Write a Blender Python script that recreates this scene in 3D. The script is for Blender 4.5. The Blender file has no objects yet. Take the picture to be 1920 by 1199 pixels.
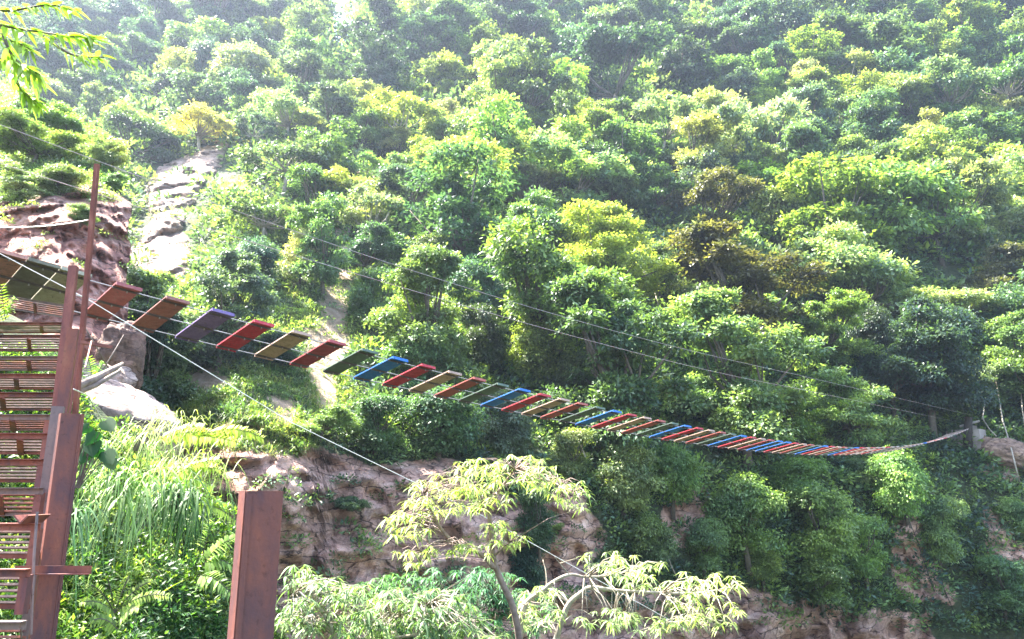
import bpy, math, random
import numpy as np
from mathutils import Vector, Matrix
R = math.radians
C = bpy.context.scene.collection
scene = bpy.context.scene
random.seed(7)
rng = np.random.default_rng(7)

# ------------------------------------------------------------------ camera, light, exposure
F, PITCH = 1384.83, 0.22508            # focal length in pixels of a 1920 wide picture; tilt up
cam_d = bpy.data.cameras.new('camera')
cam_d.sensor_width = 36.0
cam_d.lens = F / 1920 * 36.0
cam_d.clip_start, cam_d.clip_end = 0.05, 3000
cam = bpy.data.objects.new('camera', cam_d); C.objects.link(cam)
cam.location = (0, 0, 0); cam.rotation_euler = (math.pi/2 + PITCH, 0, 0)
scene.camera = cam

SUN_EL, SUN_AZ = R(58), R(-66)          # azimuth measured from +Y towards +X
w = bpy.data.worlds.new('World'); scene.world = w; w.use_nodes = True
nt = w.node_tree; bg = nt.nodes['Background']
sky = nt.nodes.new('ShaderNodeTexSky'); sky.sky_type = 'NISHITA'; sky.sun_disc = False
sky.sun_elevation = SUN_EL; sky.sun_rotation = SUN_AZ
sky.air_density = 1.2; sky.dust_density = 2.5; sky.ozone_density = 1.0
nt.links.new(sky.outputs[0], bg.inputs[0]); bg.inputs[1].default_value = 0.1
sd = bpy.data.lights.new('sun', 'SUN'); sd.energy = 5.0; sd.angle = R(0.6); sd.color = (1, .95, .84)
sun = bpy.data.objects.new('sun', sd); C.objects.link(sun)
sdir = Vector((math.sin(SUN_AZ)*math.cos(SUN_EL), math.cos(SUN_AZ)*math.cos(SUN_EL), math.sin(SUN_EL)))
sun.rotation_euler = sdir.to_track_quat('Z', 'Y').to_euler()
scene.view_settings.view_transform = 'Standard'; scene.view_settings.look = 'None'
scene.view_settings.gamma = 1.0; scene.view_settings.exposure = 3.15
cy = scene.cycles
cy.max_bounces = 6; cy.diffuse_bounces = 3; cy.glossy_bounces = 2; cy.transmission_bounces = 4
cy.volume_bounces = 0; cy.transparent_max_bounces = 4; cy.use_denoising = True
cy.caustics_reflective = False; cy.caustics_refractive = False

CP, SP = math.cos(PITCH), math.sin(PITCH)
def at(px, py, D):
    """the point in the gorge seen at pixel (px, py) of the photograph, D metres out"""
    xc = (px-960)/F*D; yc = (599.5-py)/F*D
    return np.stack([np.asarray(xc, float)+0*D, D*CP-yc*SP, D*SP+yc*CP], -1)
def av(px, py, D): return Vector(at(px, py, D))
def px_of(P):
    P = np.asarray(P); zf = P[..., 1]*CP+P[..., 2]*SP; yu = -P[..., 1]*SP+P[..., 2]*CP
    return 960+F*P[..., 0]/zf, 599.5-F*yu/zf, zf

# ------------------------------------------------------------------ noise
def _h(ix, iy, iz, s):
    h = (ix.astype(np.uint32)*np.uint32(374761393)) ^ (iy.astype(np.uint32)*np.uint32(668265263)) ^ (iz.astype(np.uint32)*np.uint32(2246822519)) ^ np.uint32(s*3266489917 & 0xffffffff)
    h = (h ^ (h >> np.uint32(13)))*np.uint32(1274126177); h ^= h >> np.uint32(16)
    return h.astype(np.float64)/4294967295.0
def vnoise(P, s=0):
    P = np.asarray(P, float); i = np.floor(P).astype(np.int64); f = P-i; f = f*f*(3-2*f)
    r = 0
    for dx in (0, 1):
        for dy in (0, 1):
            for dz in (0, 1):
                wgt = (f[..., 0] if dx else 1-f[..., 0])*(f[..., 1] if dy else 1-f[..., 1])*(f[..., 2] if dz else 1-f[..., 2])
                r = r+wgt*_h(i[..., 0]+dx, i[..., 1]+dy, i[..., 2]+dz, s)
    return r*2-1
def fbm(P, o=4, s=0):
    r = 0; a = .5
    for k in range(o): r = r+a*vnoise(np.asarray(P)*2**k, s+k*17); a *= .5
    return r

# ------------------------------------------------------------------ object helpers
def tag(o, label=None, cat=None, group=None, kind=None):
    if label: o['label'] = label
    if cat: o['category'] = cat
    if group: o['group'] = group
    if kind: o['kind'] = kind
    return o
def thing(name, label, cat, loc=(0, 0, 0), group=None, rz=0):
    o = bpy.data.objects.new(name, None); C.objects.link(o)
    o.location = loc; o.rotation_euler = (0, 0, rz); o.empty_display_size = .2
    return tag(o, label, cat, group)
def link(name, me, mats=None, parent=None, loc=None):
    o = bpy.data.objects.new(name, me); C.objects.link(o)
    if mats is not None:
        for m in (mats if isinstance(mats, (list, tuple)) else [mats]): me.materials.append(m)
    if parent is not None: o.parent = parent
    if loc is not None: o.location = loc
    return o
def quads(name, V, Q, smooth=False, col=None, fattr=None):
    me = bpy.data.meshes.new(name); V = np.asarray(V, np.float32).reshape(-1, 3); Q = np.asarray(Q, np.int32).reshape(-1, 4)
    me.vertices.add(len(V)); me.vertices.foreach_set('co', V.ravel())
    me.loops.add(Q.size); me.loops.foreach_set('vertex_index', Q.ravel())
    me.polygons.add(len(Q)); me.polygons.foreach_set('loop_start', np.arange(0, Q.size, 4, dtype=np.int32))
    me.polygons.foreach_set('use_smooth', np.full(len(Q), smooth, bool))
    me.update(calc_edges=True)
    if col is not None:
        a = me.color_attributes.new('Col', 'FLOAT_COLOR', 'POINT')
        c = np.ones((len(V), 4), np.float32); c[:, :3] = col; a.data.foreach_set('color', c.ravel())
    if fattr is not None:
        a = me.attributes.new('lv', 'FLOAT', 'FACE'); a.data.foreach_set('value', np.asarray(fattr, np.float32))
    return me
class MB:
    """collects shapes and links them as one mesh"""
    def __init__(s): s.v = []; s.f = []
    def add(s, vs, fs):
        n = len(s.v); s.v += [tuple(map(float, v)) for v in vs]; s.f += [tuple(i+n for i in f) for f in fs]; return s
    def prism(s, p0, p1, prof, xdir=(1, 0, 0)):
        """extrude the closed 2-D outline prof from p0 to p1; xdir is where its first axis points"""
        p0, p1 = Vector(p0), Vector(p1); z = (p1-p0).normalized(); x = Vector(xdir); x = (x-z*x.dot(z)).normalized(); y = z.cross(x)
        n = len(prof)
        vs = [p0+x*a+y*b for a, b in prof]+[p1+x*a+y*b for a, b in prof]
        fs = [(i, (i+1) % n, n+(i+1) % n, n+i) for i in range(n)]
        if n == 4: fs += [(3, 2, 1, 0), (4, 5, 6, 7)]
        else: fs += [tuple(range(n-1, -1, -1)), tuple(range(n, 2*n))]
        return s.add(vs, fs)
    def bar(s, p0, p1, w, h, xdir=(1, 0, 0)):
        return s.prism(p0, p1, [(-w/2, -h/2), (w/2, -h/2), (w/2, h/2), (-w/2, h/2)], xdir)
    def tube(s, pts, rad, n=6):
        pts = [Vector(p) for p in pts]
        if not isinstance(rad, (list, tuple)): rad = [rad]*len(pts)
        vs = []; fs = []; u = None
        for i, p in enumerate(pts):
            t = (pts[min(i+1, len(pts)-1)]-pts[max(i-1, 0)]).normalized()
            if u is None: u = t.orthogonal().normalized()
            u = (u-t*u.dot(t)).normalized(); v = t.cross(u)
            for k in range(n):
                a = 2*math.pi*k/n; vs.append(p+(u*math.cos(a)+v*math.sin(a))*rad[i])
        for i in range(len(pts)-1):
            for k in range(n):
                fs.append((i*n+k, i*n+(k+1) % n, (i+1)*n+(k+1) % n, (i+1)*n+k))
        fs += [tuple(range(n-1, -1, -1)), tuple(range((len(pts)-1)*n, len(pts)*n))]
        return s.add(vs, fs)
    def mesh(s, name, smooth=False):
        me = bpy.data.meshes.new(name); me.from_pydata(s.v, [], s.f)
        if smooth: me.polygons.foreach_set('use_smooth', [True]*len(me.polygons))
        me.update(); return me
    def build(s, name, mat, parent=None, loc=None, smooth=False):
        return link(name, s.mesh(name, smooth), mat, parent, loc)

# ------------------------------------------------------------------ materials
def mat(name):
    m = bpy.data.materials.new(name); m.use_nodes = True; nt = m.node_tree
    return m, nt, nt.nodes['Principled BSDF'], nt.nodes, nt.links
def ramp(N, stops):
    r = N.new('ShaderNodeValToRGB'); e = r.color_ramp.elements
    while len(e) < len(stops): e.new(.5)
    for k, (p, c) in enumerate(stops): e[k].position = p; e[k].color = (*c, 1)
    return r
def noise(N, L, scale, detail=6, rough=.6, vec=None, dist=0):
    n = N.new('ShaderNodeTexNoise'); n.inputs['Scale'].default_value = scale; n.inputs['Detail'].default_value = detail
    n.inputs['Roughness'].default_value = rough; n.inputs['Distortion'].default_value = dist
    if vec is not None: L.new(vec, n.inputs['Vector'])
    return n
def leaf_mat(name, src='object', transl=.42, rough=.42, tint=(1, 1, 1), warm=(1.45, 1.55, .55)):
    m, nt, p, N, L = mat(name)
    if src == 'object': s = N.new('ShaderNodeObjectInfo').outputs['Color']
    else:
        a = N.new('ShaderNodeAttribute'); a.attribute_name = 'Col'; s = a.outputs['Color']
    lv = N.new('ShaderNodeAttribute'); lv.attribute_name = 'lv'
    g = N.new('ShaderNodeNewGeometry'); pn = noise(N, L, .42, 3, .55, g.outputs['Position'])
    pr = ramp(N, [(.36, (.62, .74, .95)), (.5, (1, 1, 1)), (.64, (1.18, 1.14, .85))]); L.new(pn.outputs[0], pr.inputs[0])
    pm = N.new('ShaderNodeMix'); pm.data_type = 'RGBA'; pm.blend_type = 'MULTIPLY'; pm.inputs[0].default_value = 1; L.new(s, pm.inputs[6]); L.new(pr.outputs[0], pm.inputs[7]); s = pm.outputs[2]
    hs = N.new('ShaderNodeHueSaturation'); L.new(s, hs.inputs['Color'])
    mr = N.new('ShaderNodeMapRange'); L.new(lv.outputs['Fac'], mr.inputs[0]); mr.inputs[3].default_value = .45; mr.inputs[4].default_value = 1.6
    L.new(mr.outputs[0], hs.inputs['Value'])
    mh = N.new('ShaderNodeMapRange'); L.new(lv.outputs['Fac'], mh.inputs[0]); mh.inputs[3].default_value = .515; mh.inputs[4].default_value = .492
    L.new(mh.outputs[0], hs.inputs['Hue'])
    L.new(hs.outputs[0], p.inputs['Base Color']); p.inputs['Roughness'].default_value = rough
    p.inputs['Specular IOR Level'].default_value = .45
    mx = N.new('ShaderNodeMix'); mx.data_type = 'RGBA'; mx.blend_type = 'MULTIPLY'; mx.inputs[0].default_value = 1
    L.new(hs.outputs[0], mx.inputs[6]); mx.inputs[7].default_value = (*warm, 1)
    tr = N.new('ShaderNodeBsdfTranslucent'); L.new(mx.outputs[2], tr.inputs[0])
    ms = N.new('ShaderNodeMixShader'); ms.inputs[0].default_value = transl
    L.new(p.outputs[0], ms.inputs[1]); L.new(tr.outputs[0], ms.inputs[2])
    L.new(ms.outputs[0], N['Material Output'].inputs[0])
    return m
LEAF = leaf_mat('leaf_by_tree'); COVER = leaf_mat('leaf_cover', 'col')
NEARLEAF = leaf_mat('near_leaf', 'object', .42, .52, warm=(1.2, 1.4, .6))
def bark_mat(name, a, b, sc=6):
    m, nt, p, N, L = mat(name); tc = N.new('ShaderNodeTexCoord')
    n = noise(N, L, sc, 8, .65, tc.outputs['Object']); r = ramp(N, [(.3, a), (.7, b)]); L.new(n.outputs[0], r.inputs[0]); L.new(r.outputs[0], p.inputs['Base Color'])
    p.inputs['Roughness'].default_value = .9; bu = N.new('ShaderNodeBump'); bu.inputs['Strength'].default_value = .5; bu.inputs['Distance'].default_value = .03
    L.new(n.outputs[0], bu.inputs['Height']); L.new(bu.outputs[0], p.inputs['Normal']); return m
BARK = bark_mat('bark', (.05, .04, .03), (.17, .14, .11)); PALEBARK = bark_mat('pale_bark', (.22, .18, .14), (.45, .40, .33))
DARKWOOD = bark_mat('dark_wood', (.02, .016, .014), (.06, .045, .035), 9)

def rock_nodes(N, L, base=((.16, .085, .06), (.36, .22, .165), (.50, .36, .29)), scale=.55):
    """layered stone: bedding bands, cracks and stains; returns colour and height sockets"""
    g = N.new('ShaderNodeNewGeometry'); mp = N.new('ShaderNodeMapping'); L.new(g.outputs['Position'], mp.inputs[0])
    mp.inputs['Scale'].default_value = (scale, scale, scale*3.4); mp.inputs['Rotation'].default_value = (R(6), R(-9), 0)
    n1 = noise(N, L, 1.0, 10, .72, mp.outputs[0], .1)
    r = ramp(N, [(.32, base[0]), (.5, base[1]), (.68, base[2])]); L.new(n1.outputs[0], r.inputs[0])
    n2 = noise(N, L, 1.4, 5, .6, mp.outputs[0]); sc_ = N.new('ShaderNodeVectorMath'); sc_.operation = 'MULTIPLY_ADD'; sc_.inputs[1].default_value = (.5, .5, .5)
    L.new(n2.outputs['Color'], sc_.inputs[0]); L.new(mp.outputs[0], sc_.inputs[2])
    v = N.new('ShaderNodeTexVoronoi'); v.feature = 'DISTANCE_TO_EDGE'; v.inputs['Scale'].default_value = 1.15; L.new(sc_.outputs[0], v.inputs['Vector'])
    v2 = N.new('ShaderNodeTexVoronoi'); v2.inputs['Scale'].default_value = 1.15; L.new(sc_.outputs[0], v2.inputs['Vector'])
    bw = N.new('ShaderNodeSeparateColor'); L.new(v2.outputs['Color'], bw.inputs[0]); tn = N.new('ShaderNodeMapRange'); tn.inputs[3].default_value = .74; tn.inputs[4].default_value = 1.18; L.new(bw.outputs[0], tn.inputs[0])
    cw = N.new('ShaderNodeMapRange'); cw.inputs[1].default_value = .42; cw.inputs[2].default_value = .60; cw.inputs[3].default_value = .001; cw.inputs[4].default_value = .06; L.new(n2.outputs[0], cw.inputs[0])
    cr = N.new('ShaderNodeMath'); cr.operation = 'DIVIDE'; cr.use_clamp = True; L.new(v.outputs[0], cr.inputs[0]); L.new(cw.outputs[0], cr.inputs[1])
    n3 = noise(N, L, .25, 5, .6, g.outputs['Position']); r3 = ramp(N, [(.35, (.72, .66, .66)), (.65, (1.15, 1.05, 1.0))]); L.new(n3.outputs[0], r3.inputs[0])
    mx = N.new('ShaderNodeMix'); mx.data_type = 'RGBA'; mx.blend_type = 'MULTIPLY'; mx.inputs[0].default_value = 1
    tv = N.new('ShaderNodeVectorMath'); tv.operation = 'SCALE'; L.new(r.outputs[0], tv.inputs[0]); L.new(tn.outputs[0], tv.inputs['Scale']); L.new(tv.outputs[0], mx.inputs[6]); L.new(r3.outputs[0], mx.inputs[7])
    n5 = noise(N, L, scale*6, 6, .7, g.outputs['Position']); r5 = ramp(N, [(.33, (.50, .46, .46)), (.5, (1, 1, 1)), (.68, (1.35, 1.3, 1.28))]); L.new(n5.outputs[0], r5.inputs[0])
    mf = N.new('ShaderNodeMix'); mf.data_type = 'RGBA'; mf.blend_type = 'MULTIPLY'; mf.inputs[0].default_value = .85; L.new(mx.outputs[2], mf.inputs[6]); L.new(r5.outputs[0], mf.inputs[7]); mx = mf
    m2 = N.new('ShaderNodeMix'); m2.data_type = 'RGBA'; L.new(cr.outputs[0], m2.inputs[0]); m2.inputs[6].default_value = (.085, .05, .042, 1)
    L.new(mx.outputs[2], m2.inputs[7])
    hm = N.new('ShaderNodeMath'); hm.operation = 'MULTIPLY_ADD'; L.new(cr.outputs[0], hm.inputs[0]); hm.inputs[1].default_value = .25; h2 = N.new('ShaderNodeMath'); h2.operation = 'MULTIPLY_ADD'; L.new(n5.outputs[0], h2.inputs[0]); h2.inputs[1].default_value = .45; L.new(n1.outputs[0], h2.inputs[2]); L.new(h2.outputs[0], hm.inputs[2])
    return m2.outputs[2], hm.outputs[0], g
def rock_mat(name, base, scale=.55, bump=.25):
    m, nt, p, N, L = mat(name); c, h, g = rock_nodes(N, L, base, scale); L.new(c, p.inputs['Base Color']); p.inputs['Roughness'].default_value = .88
    bu = N.new('ShaderNodeBump'); bu.inputs['Strength'].default_value = 1; bu.inputs['Distance'].default_value = bump
    L.new(h, bu.inputs['Height']); L.new(bu.outputs[0], p.inputs['Normal']); return m
def ground_mat(name, scale=.55, rockcols=((.16, .085, .06), (.36, .22, .165), (.50, .36, .29)), bump=.3):
    """Col attribute: red = bare rock, green = pale earth, the rest mossy soil under plants"""
    m, nt, p, N, L = mat(name); c, h, g = rock_nodes(N, L, rockcols, scale)
    a = N.new('ShaderNodeAttribute'); a.attribute_name = 'Col'; se = N.new('ShaderNodeSeparateColor'); L.new(a.outputs['Color'], se.inputs[0])
    n = noise(N, L, 1.3, 8, .7, g.outputs['Position']); soil = ramp(N, [(.3, (.018, .028, .012)), (.5, (.04, .06, .02)), (.72, (.10, .10, .045))]); L.new(n.outputs[0], soil.inputs[0])
    earth = ramp(N, [(.3, (.20, .16, .09)), (.5, (.38, .27, .19)), (.7, (.60, .46, .36))]); L.new(n.outputs[0], earth.inputs[0])
    n4 = noise(N, L, 2.2, 6, .7, g.outputs['Position'])
    def edge(sock):
        ad = N.new('ShaderNodeMath'); ad.operation = 'ADD'; L.new(sock, ad.inputs[0]); L.new(n4.outputs[0], ad.inputs[1])
        mr = N.new('ShaderNodeMapRange'); mr.inputs[1].default_value = .88; mr.inputs[2].default_value = 1.08; L.new(ad.outputs[0], mr.inputs[0]); return mr.outputs[0]
    m1 = N.new('ShaderNodeMix'); m1.data_type = 'RGBA'; L.new(edge(se.outputs[1]), m1.inputs[0]); L.new(soil.outputs[0], m1.inputs[6]); L.new(earth.outputs[0], m1.inputs[7])
    m2 = N.new('ShaderNodeMix'); m2.data_type = 'RGBA'; L.new(edge(se.outputs[0]), m2.inputs[0]); L.new(m1.outputs[2], m2.inputs[6]); L.new(c, m2.inputs[7])
    L.new(m2.outputs[2], p.inputs['Base Color']); p.inputs['Roughness'].default_value = .92
    bu = N.new('ShaderNodeBump'); bu.inputs['Strength'].default_value = 1; bu.inputs['Distance'].default_value = bump
    L.new(h, bu.inputs['Height']); L.new(bu.outputs[0], p.inputs['Normal']); return m
HILL = ground_mat('hill_ground', .55, ((.34, .20, .15), (.60, .39, .31), (.76, .58, .50)), .35); BLUFF = ground_mat('bluff_ground', .9, ((.16, .075, .075), (.50, .26, .20), (.70, .50, .43)), .2)
NEARG = ground_mat('near_ground', 2.0, bump=.06)
WHITEROCK = rock_mat('pale_stone', ((.24, .16, .12), (.50, .38, .31), (.70, .57, .48)), .8, .4)
PALEROCK = rock_mat('near_pale_stone', ((.20, .15, .13), (.36, .29, .26), (.50, .43, .39)), 1.6, .08)
def rust_mat(name, cols, sc=3, metal=.25, rough=.62):
    m, nt, p, N, L = mat(name); tc = N.new('ShaderNodeTexCoord'); mp = N.new('ShaderNodeMapping'); L.new(tc.outputs['Object'], mp.inputs[0])
    mp.inputs['Scale'].default_value = (1, 1, .28)
    n = noise(N, L, sc*3.5, 9, .7, mp.outputs[0], .3); r = ramp(N, [(.28, cols[0]), (.45, cols[1]), (.58, cols[2]), (.74, cols[3])]); L.new(n.outputs[0], r.inputs[0])
    n2 = noise(N, L, 45, 3, .6, tc.outputs['Object']); r2 = ramp(N, [(.27, (.45, .4, .4)), (.42, (1, 1, 1))]); L.new(n2.outputs[0], r2.inputs[0])
    mx = N.new('ShaderNodeMix'); mx.data_type = 'RGBA'; mx.blend_type = 'MULTIPLY'; mx.inputs[0].default_value = .7; L.new(r.outputs[0], mx.inputs[6]); L.new(r2.outputs[0], mx.inputs[7])
    L.new(mx.outputs[2], p.inputs['Base Color']); p.inputs['Metallic'].default_value = metal; p.inputs['Roughness'].default_value = rough
    bu = N.new('ShaderNodeBump'); bu.inputs['Strength'].default_value = .35; bu.inputs['Distance'].default_value = .004; L.new(n2.outputs[0], bu.inputs['Height']); L.new(bu.outputs[0], p.inputs['Normal']); return m
RUST = rust_mat('rusty_primer_steel', ((.04, .035, .06), (.13, .05, .05), (.24, .075, .05), (.36, .17, .10)), 1.6)
RUSTGREY = rust_mat('grey_brown_steel', ((.09, .07, .08), (.17, .12, .12), (.24, .16, .15), (.25, .10, .06)))
RUSTRED = rust_mat('red_rusty_steel', ((.10, .035, .035), (.20, .06, .05), (.26, .085, .065), (.34, .16, .12)))
def cable_mat(name, c, metal=.6):
    m, nt, p, N, L = mat(name); tc = N.new('ShaderNodeTexCoord'); n = noise(N, L, 8, 3, .5, tc.outputs['Object'])
    r = ramp(N, [(.3, tuple(x*.7 for x in c)), (.7, c)]); L.new(n.outputs[0], r.inputs[0]); L.new(r.outputs[0], p.inputs['Base Color']); p.inputs['Metallic'].default_value = metal; p.inputs['Roughness'].default_value = .45; return m
STEEL = cable_mat('galvanised_cable', (.48, .43, .41)); WIRE = cable_mat('pale_wire', (.78, .75, .72), .3); DARKSTEEL = cable_mat('dark_cable', (.12, .09, .08), .3)
def paint_mat(name, c):
    m, nt, p, N, L = mat(name); g = N.new('ShaderNodeTexCoord'); oi = N.new('ShaderNodeObjectInfo')
    ad = N.new('ShaderNodeVectorMath'); ad.operation = 'ADD'; L.new(g.outputs['Object'], ad.inputs[0])
    cx = N.new('ShaderNodeCombineXYZ'); ml = N.new('ShaderNodeMath'); ml.operation = 'MULTIPLY'; ml.inputs[1].default_value = 50; L.new(oi.outputs['Random'], ml.inputs[0]); L.new(ml.outputs[0], cx.inputs[0]); L.new(cx.outputs[0], ad.inputs[1])
    n = noise(N, L, 8, 9, .78, ad.outputs[0]); r = ramp(N, [(.34, tuple(x*.45+.02 for x in c)), (.42, tuple(x*.8 for x in c)), (.52, c), (.62, tuple(x*.9+.05 for x in c)), (.70, tuple(x*.45+.12 for x in c))])
    L.new(n.outputs[0], r.inputs[0]); n2 = noise(N, L, 26, 6, .7, ad.outputs[0]); ch = N.new('ShaderNodeMapRange'); ch.inputs[1].default_value = .585; ch.inputs[2].default_value = .63; L.new(n2.outputs[0], ch.inputs[0])
    cm_ = N.new('ShaderNodeMix'); cm_.data_type = 'RGBA'; L.new(ch.outputs[0], cm_.inputs[0]); L.new(r.outputs[0], cm_.inputs[6]); cm_.inputs[7].default_value = (.15, .11, .09, 1)
    L.new(cm_.outputs[2], p.inputs['Base Color']); p.inputs['Roughness'].default_value = .6; p.inputs['Metallic'].default_value = .0
    bu = N.new('ShaderNodeBump'); bu.inputs['Strength'].default_value = .4; bu.inputs['Distance'].default_value = .004; L.new(n2.outputs[0], bu.inputs['Height']); L.new(bu.outputs[0], p.inputs['Normal'])
    return m

# ------------------------------------------------------------------ polygons in picture pixels, for finding where things stand
def inside_dist(px, py, poly):
    """signed distance in pixels, positive inside"""
    px = np.asarray(px, float); py = np.asarray(py, float); P = np.array(poly, float); n = len(P)
    d = np.full(px.shape, 1e9); ins = np.zeros(px.shape, bool)
    for i in range(n):
        a, b = P[i], P[(i+1) % n]; e = b-a
        t = np.clip(((px-a[0])*e[0]+(py-a[1])*e[1])/(e@e), 0, 1)
        d = np.minimum(d, np.hypot(px-a[0]-t*e[0], py-a[1]-t*e[1]))
        c = ((a[1] > py) != (b[1] > py)) & (px < (b[0]-a[0])*(py-a[1])/(b[1]-a[1]+1e-12)+a[0]); ins ^= c
    return np.where(ins, d, -d)
# ------------------------------------------------------------------ the far side of the gorge
DX = np.array([-500, 0, 250, 450, 700, 960, 1250, 1500, 1800, 2400.])
DY = np.array([-200, 60, 200, 300, 400, 500, 600, 700, 800, 900, 1000, 1140, 1300, 1600.])
DT = np.array([
 [230,225,215,215,220,230,240,250,255,260],[140,138,135,138,145,155,165,172,178,185],[105,103,100,103,110,120,128,134,140,150],
 [84,82,80,80,88,97,105,112,118,128],[70,68,66,62,70,80,88,95,101,110],[60,57,55,50,58,66,74,82,88,97],[52,50,46,41,48,56,63,71,77,86],
 [45,42,38,34,40,47,54,61,67,76],[40,37,32,28,33,40,47,53,60.5,68],[36,33,29,26.5,30,34,42,47,54,62],[34,31,28,25.5,29,32.5,39,44,50,58],
 [32,29,27,24.5,28,31,37,42,47,55],[31,28,26,24,27,30,36,41,46,54],[29,26,24,22,25,28,34,39,44,52.]])
def smooth_interp(x, xs):
    x = np.clip(x, xs[0], xs[-1]-1e-6); i = np.clip(np.searchsorted(xs, x, side='right')-1, 0, len(xs)-2)
    return i, (x-xs[i])/(xs[i+1]-xs[i])
def D_table(px, py):
    i, u = smooth_interp(np.asarray(px, float), DX); j, v = smooth_interp(np.asarray(py, float), DY); Lg = np.log(DT)
    return np.exp((Lg[j, i]*(1-u)+Lg[j, i+1]*u)*(1-v)+(Lg[j+1, i]*(1-u)+Lg[j+1, i+1]*u)*v)
ROCKS = [
 [(300,760),(355,785),(480,795),(520,850),(600,845),(700,885),(850,855),(870,900),(1000,940),(1100,915),(1135,1000),(1085,1060),(1150,1110),(1150,1650),(200,1650),(250,760)],
 [(1130,1105),(1280,1100),(1400,1108),(1500,1115),(1640,1135),(1760,1140),(1760,1650),(1130,1650)],
 [(1665,915),(1700,905),(1735,1000),(1780,1130),(1700,1140),(1675,1010)],
 [(1250,905),(1330,915),(1325,990),(1290,1050),(1235,1000)],
 [(1840,960),(1925,930),(1925,1060),(1870,1060)],
 [(1820,880),(1900,870),(1930,900),(1850,915)],
 [(660,240),(700,225),(740,232),(720,255),(670,262)],
 [(890,325),(935,310),(975,330),(940,352),(900,345)],
 [(575,240),(610,235),(620,262),(585,268)],
 [(645,320),(685,312),(690,335),(655,342)],
]
EARTH = [
 [(632,420),(650,425),(660,520),(650,600),(660,660),(630,700),(600,640),(600,560),(620,500)],
 [(700,300),(770,280),(790,292),(720,325),(690,345)],
 [(560,620),(620,600),(635,680),(630,760),(600,770),(570,690)],
 [(500,740),(560,750),(560,800),(510,800)],
 [(340,700),(400,690),(440,720),(380,745)],
 [(760,190),(810,195),(800,212),(765,208)],
]
GRASS = [(470,560),(640,420),(690,520),(680,640),(640,780),(560,850),(400,830),(300,740),(330,690),(440,690)]
def masks(X, Y):
    r = np.full(X.shape, -99.)
    for p in ROCKS: r = np.maximum(r, inside_dist(X, Y, p))
    q = np.stack([X/70., Y/55., X*0], -1); r = np.where(r > -60, r+np.where(Y > 700, 34, 12)*fbm(q, 4, 90), r)
    e = np.full(X.shape, -99.)
    for p in EARTH: e = np.maximum(e, inside_dist(X, Y, p))
    return r, e
def ytop(x): return -190+290*np.exp(-((x-640)/44.)**2)-30*np.exp(-((x-560)/40.)**2)
xs = np.concatenate([np.arange(-480, -20, 14), np.arange(-20, 1960, 4.5), np.arange(1960, 2390, 14)])
tt = np.linspace(0, 1, 330)
GX = np.repeat(xs[None], len(tt), 0); top = ytop(GX)
GY = 1600+(top-1600)*tt[:, None]**.86
r_, e_ = masks(GX, GY)
GD = D_table(GX, GY)
for _ in range(10):      # round the facets of the table
    g = GD.copy(); g[1:-1] = (GD[:-2]+2*GD[1:-1]+GD[2:])/4; g[:, 1:-1] = (g[:, :-2]+2*g[:, 1:-1]+g[:, 2:])/4; GD = g
P0 = at(GX, GY, GD)
big = fbm(P0/16., 4, 3)
rockw = np.clip((r_+30)/50, 0, 1); rockw = rockw*rockw*(3-2*rockw)
# gullies and spurs of the wooded slope; ledges and bedding on the cliff
GD = GD*(1+.05*big*np.clip((900-GY)/300, 0, 1))
wz = P0[..., 2]+.12*P0[..., 0]+1.3*fbm(P0/5., 3, 9)
led = np.abs(((wz*.62) % 1)-.5)*2
blk = fbm(P0*np.array([.5, .5, 1.3]), 5, 21)
def cells(P, s=0):
    i = np.floor(P).astype(np.int64); return _h(i[..., 0], i[..., 1], i[..., 2], s)
wp_ = P0+.9*np.stack([fbm(P0/2.5, 3, 70), fbm(P0/2.5, 3, 71), fbm(P0/2.5, 3, 72)], -1)
GD = GD-rockw*(.55*cells(wp_*np.array([.55, .55, 1.0]), 3)+.25*cells(wp_*np.array([1.3, 1.3, 2.4]), 4)-.4)
GD = GD-rockw*(led**2*.10+blk*1.5+np.abs(fbm(P0*np.array([.33, .33, .14]), 3, 33))*2.6+.5*fbm(P0*np.array([1.6, 1.6, 2.6]), 3, 35)-.4)
GD = GD-.35*fbm(P0/1.1, 3, 5)*(1-rockw)
TP = at(GX, GY, GD)
tcol = np.zeros(TP.shape); tcol[..., 0] = np.clip(.5+r_/22, 0, 1); tcol[..., 1] = np.clip(.5+e_/18, 0, 1)
# the back of the ridge
back = [TP+np.array([0, k*14., -k*k*4.])for k in ()]
nb = 4; B = [TP[-1]+np.array([0, 12.*k, -5.*k*k]) for k in range(1, nb+1)]
V = np.concatenate([TP]+[b[None] for b in B]); colr = np.concatenate([tcol]+[tcol[-1][None]*0]*nb)
def grid_quads(r, c):
    a = np.arange((r-1)*c).reshape(r-1, c)[:, :-1]; return np.stack([a, a+1, a+1+c, a+c], -1).reshape(-1, 4)
me = quads('hillside', V, grid_quads(V.shape[0], V.shape[1]), True, colr.reshape(-1, 3))
tag(link('hillside', me, HILL), 'steep wooded far side of the gorge with a layered pink brown cliff at its foot', 'hillside', kind='structure')
_txs = xs
def terr(px, py):
    """point on the far slope seen at a pixel (nearest grid point, blended)"""
    px = np.asarray(px, float); py = np.asarray(py, float)
    ci = np.interp(px, xs, np.arange(len(xs))); tp = np.clip((1600-py)/(1600-ytop(px)), 0, 1)**(1/.86)*(len(tt)-1)
    i0 = np.clip(np.floor(tp).astype(int), 0, len(tt)-2); j0 = np.clip(np.floor(ci).astype(int), 0, len(xs)-2); u = (tp-i0)[..., None]; v = (ci-j0)[..., None]
    return (TP[i0, j0]*(1-v)+TP[i0, j0+1]*v)*(1-u)+(TP[i0+1, j0]*(1-v)+TP[i0+1, j0+1]*v)*u

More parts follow.
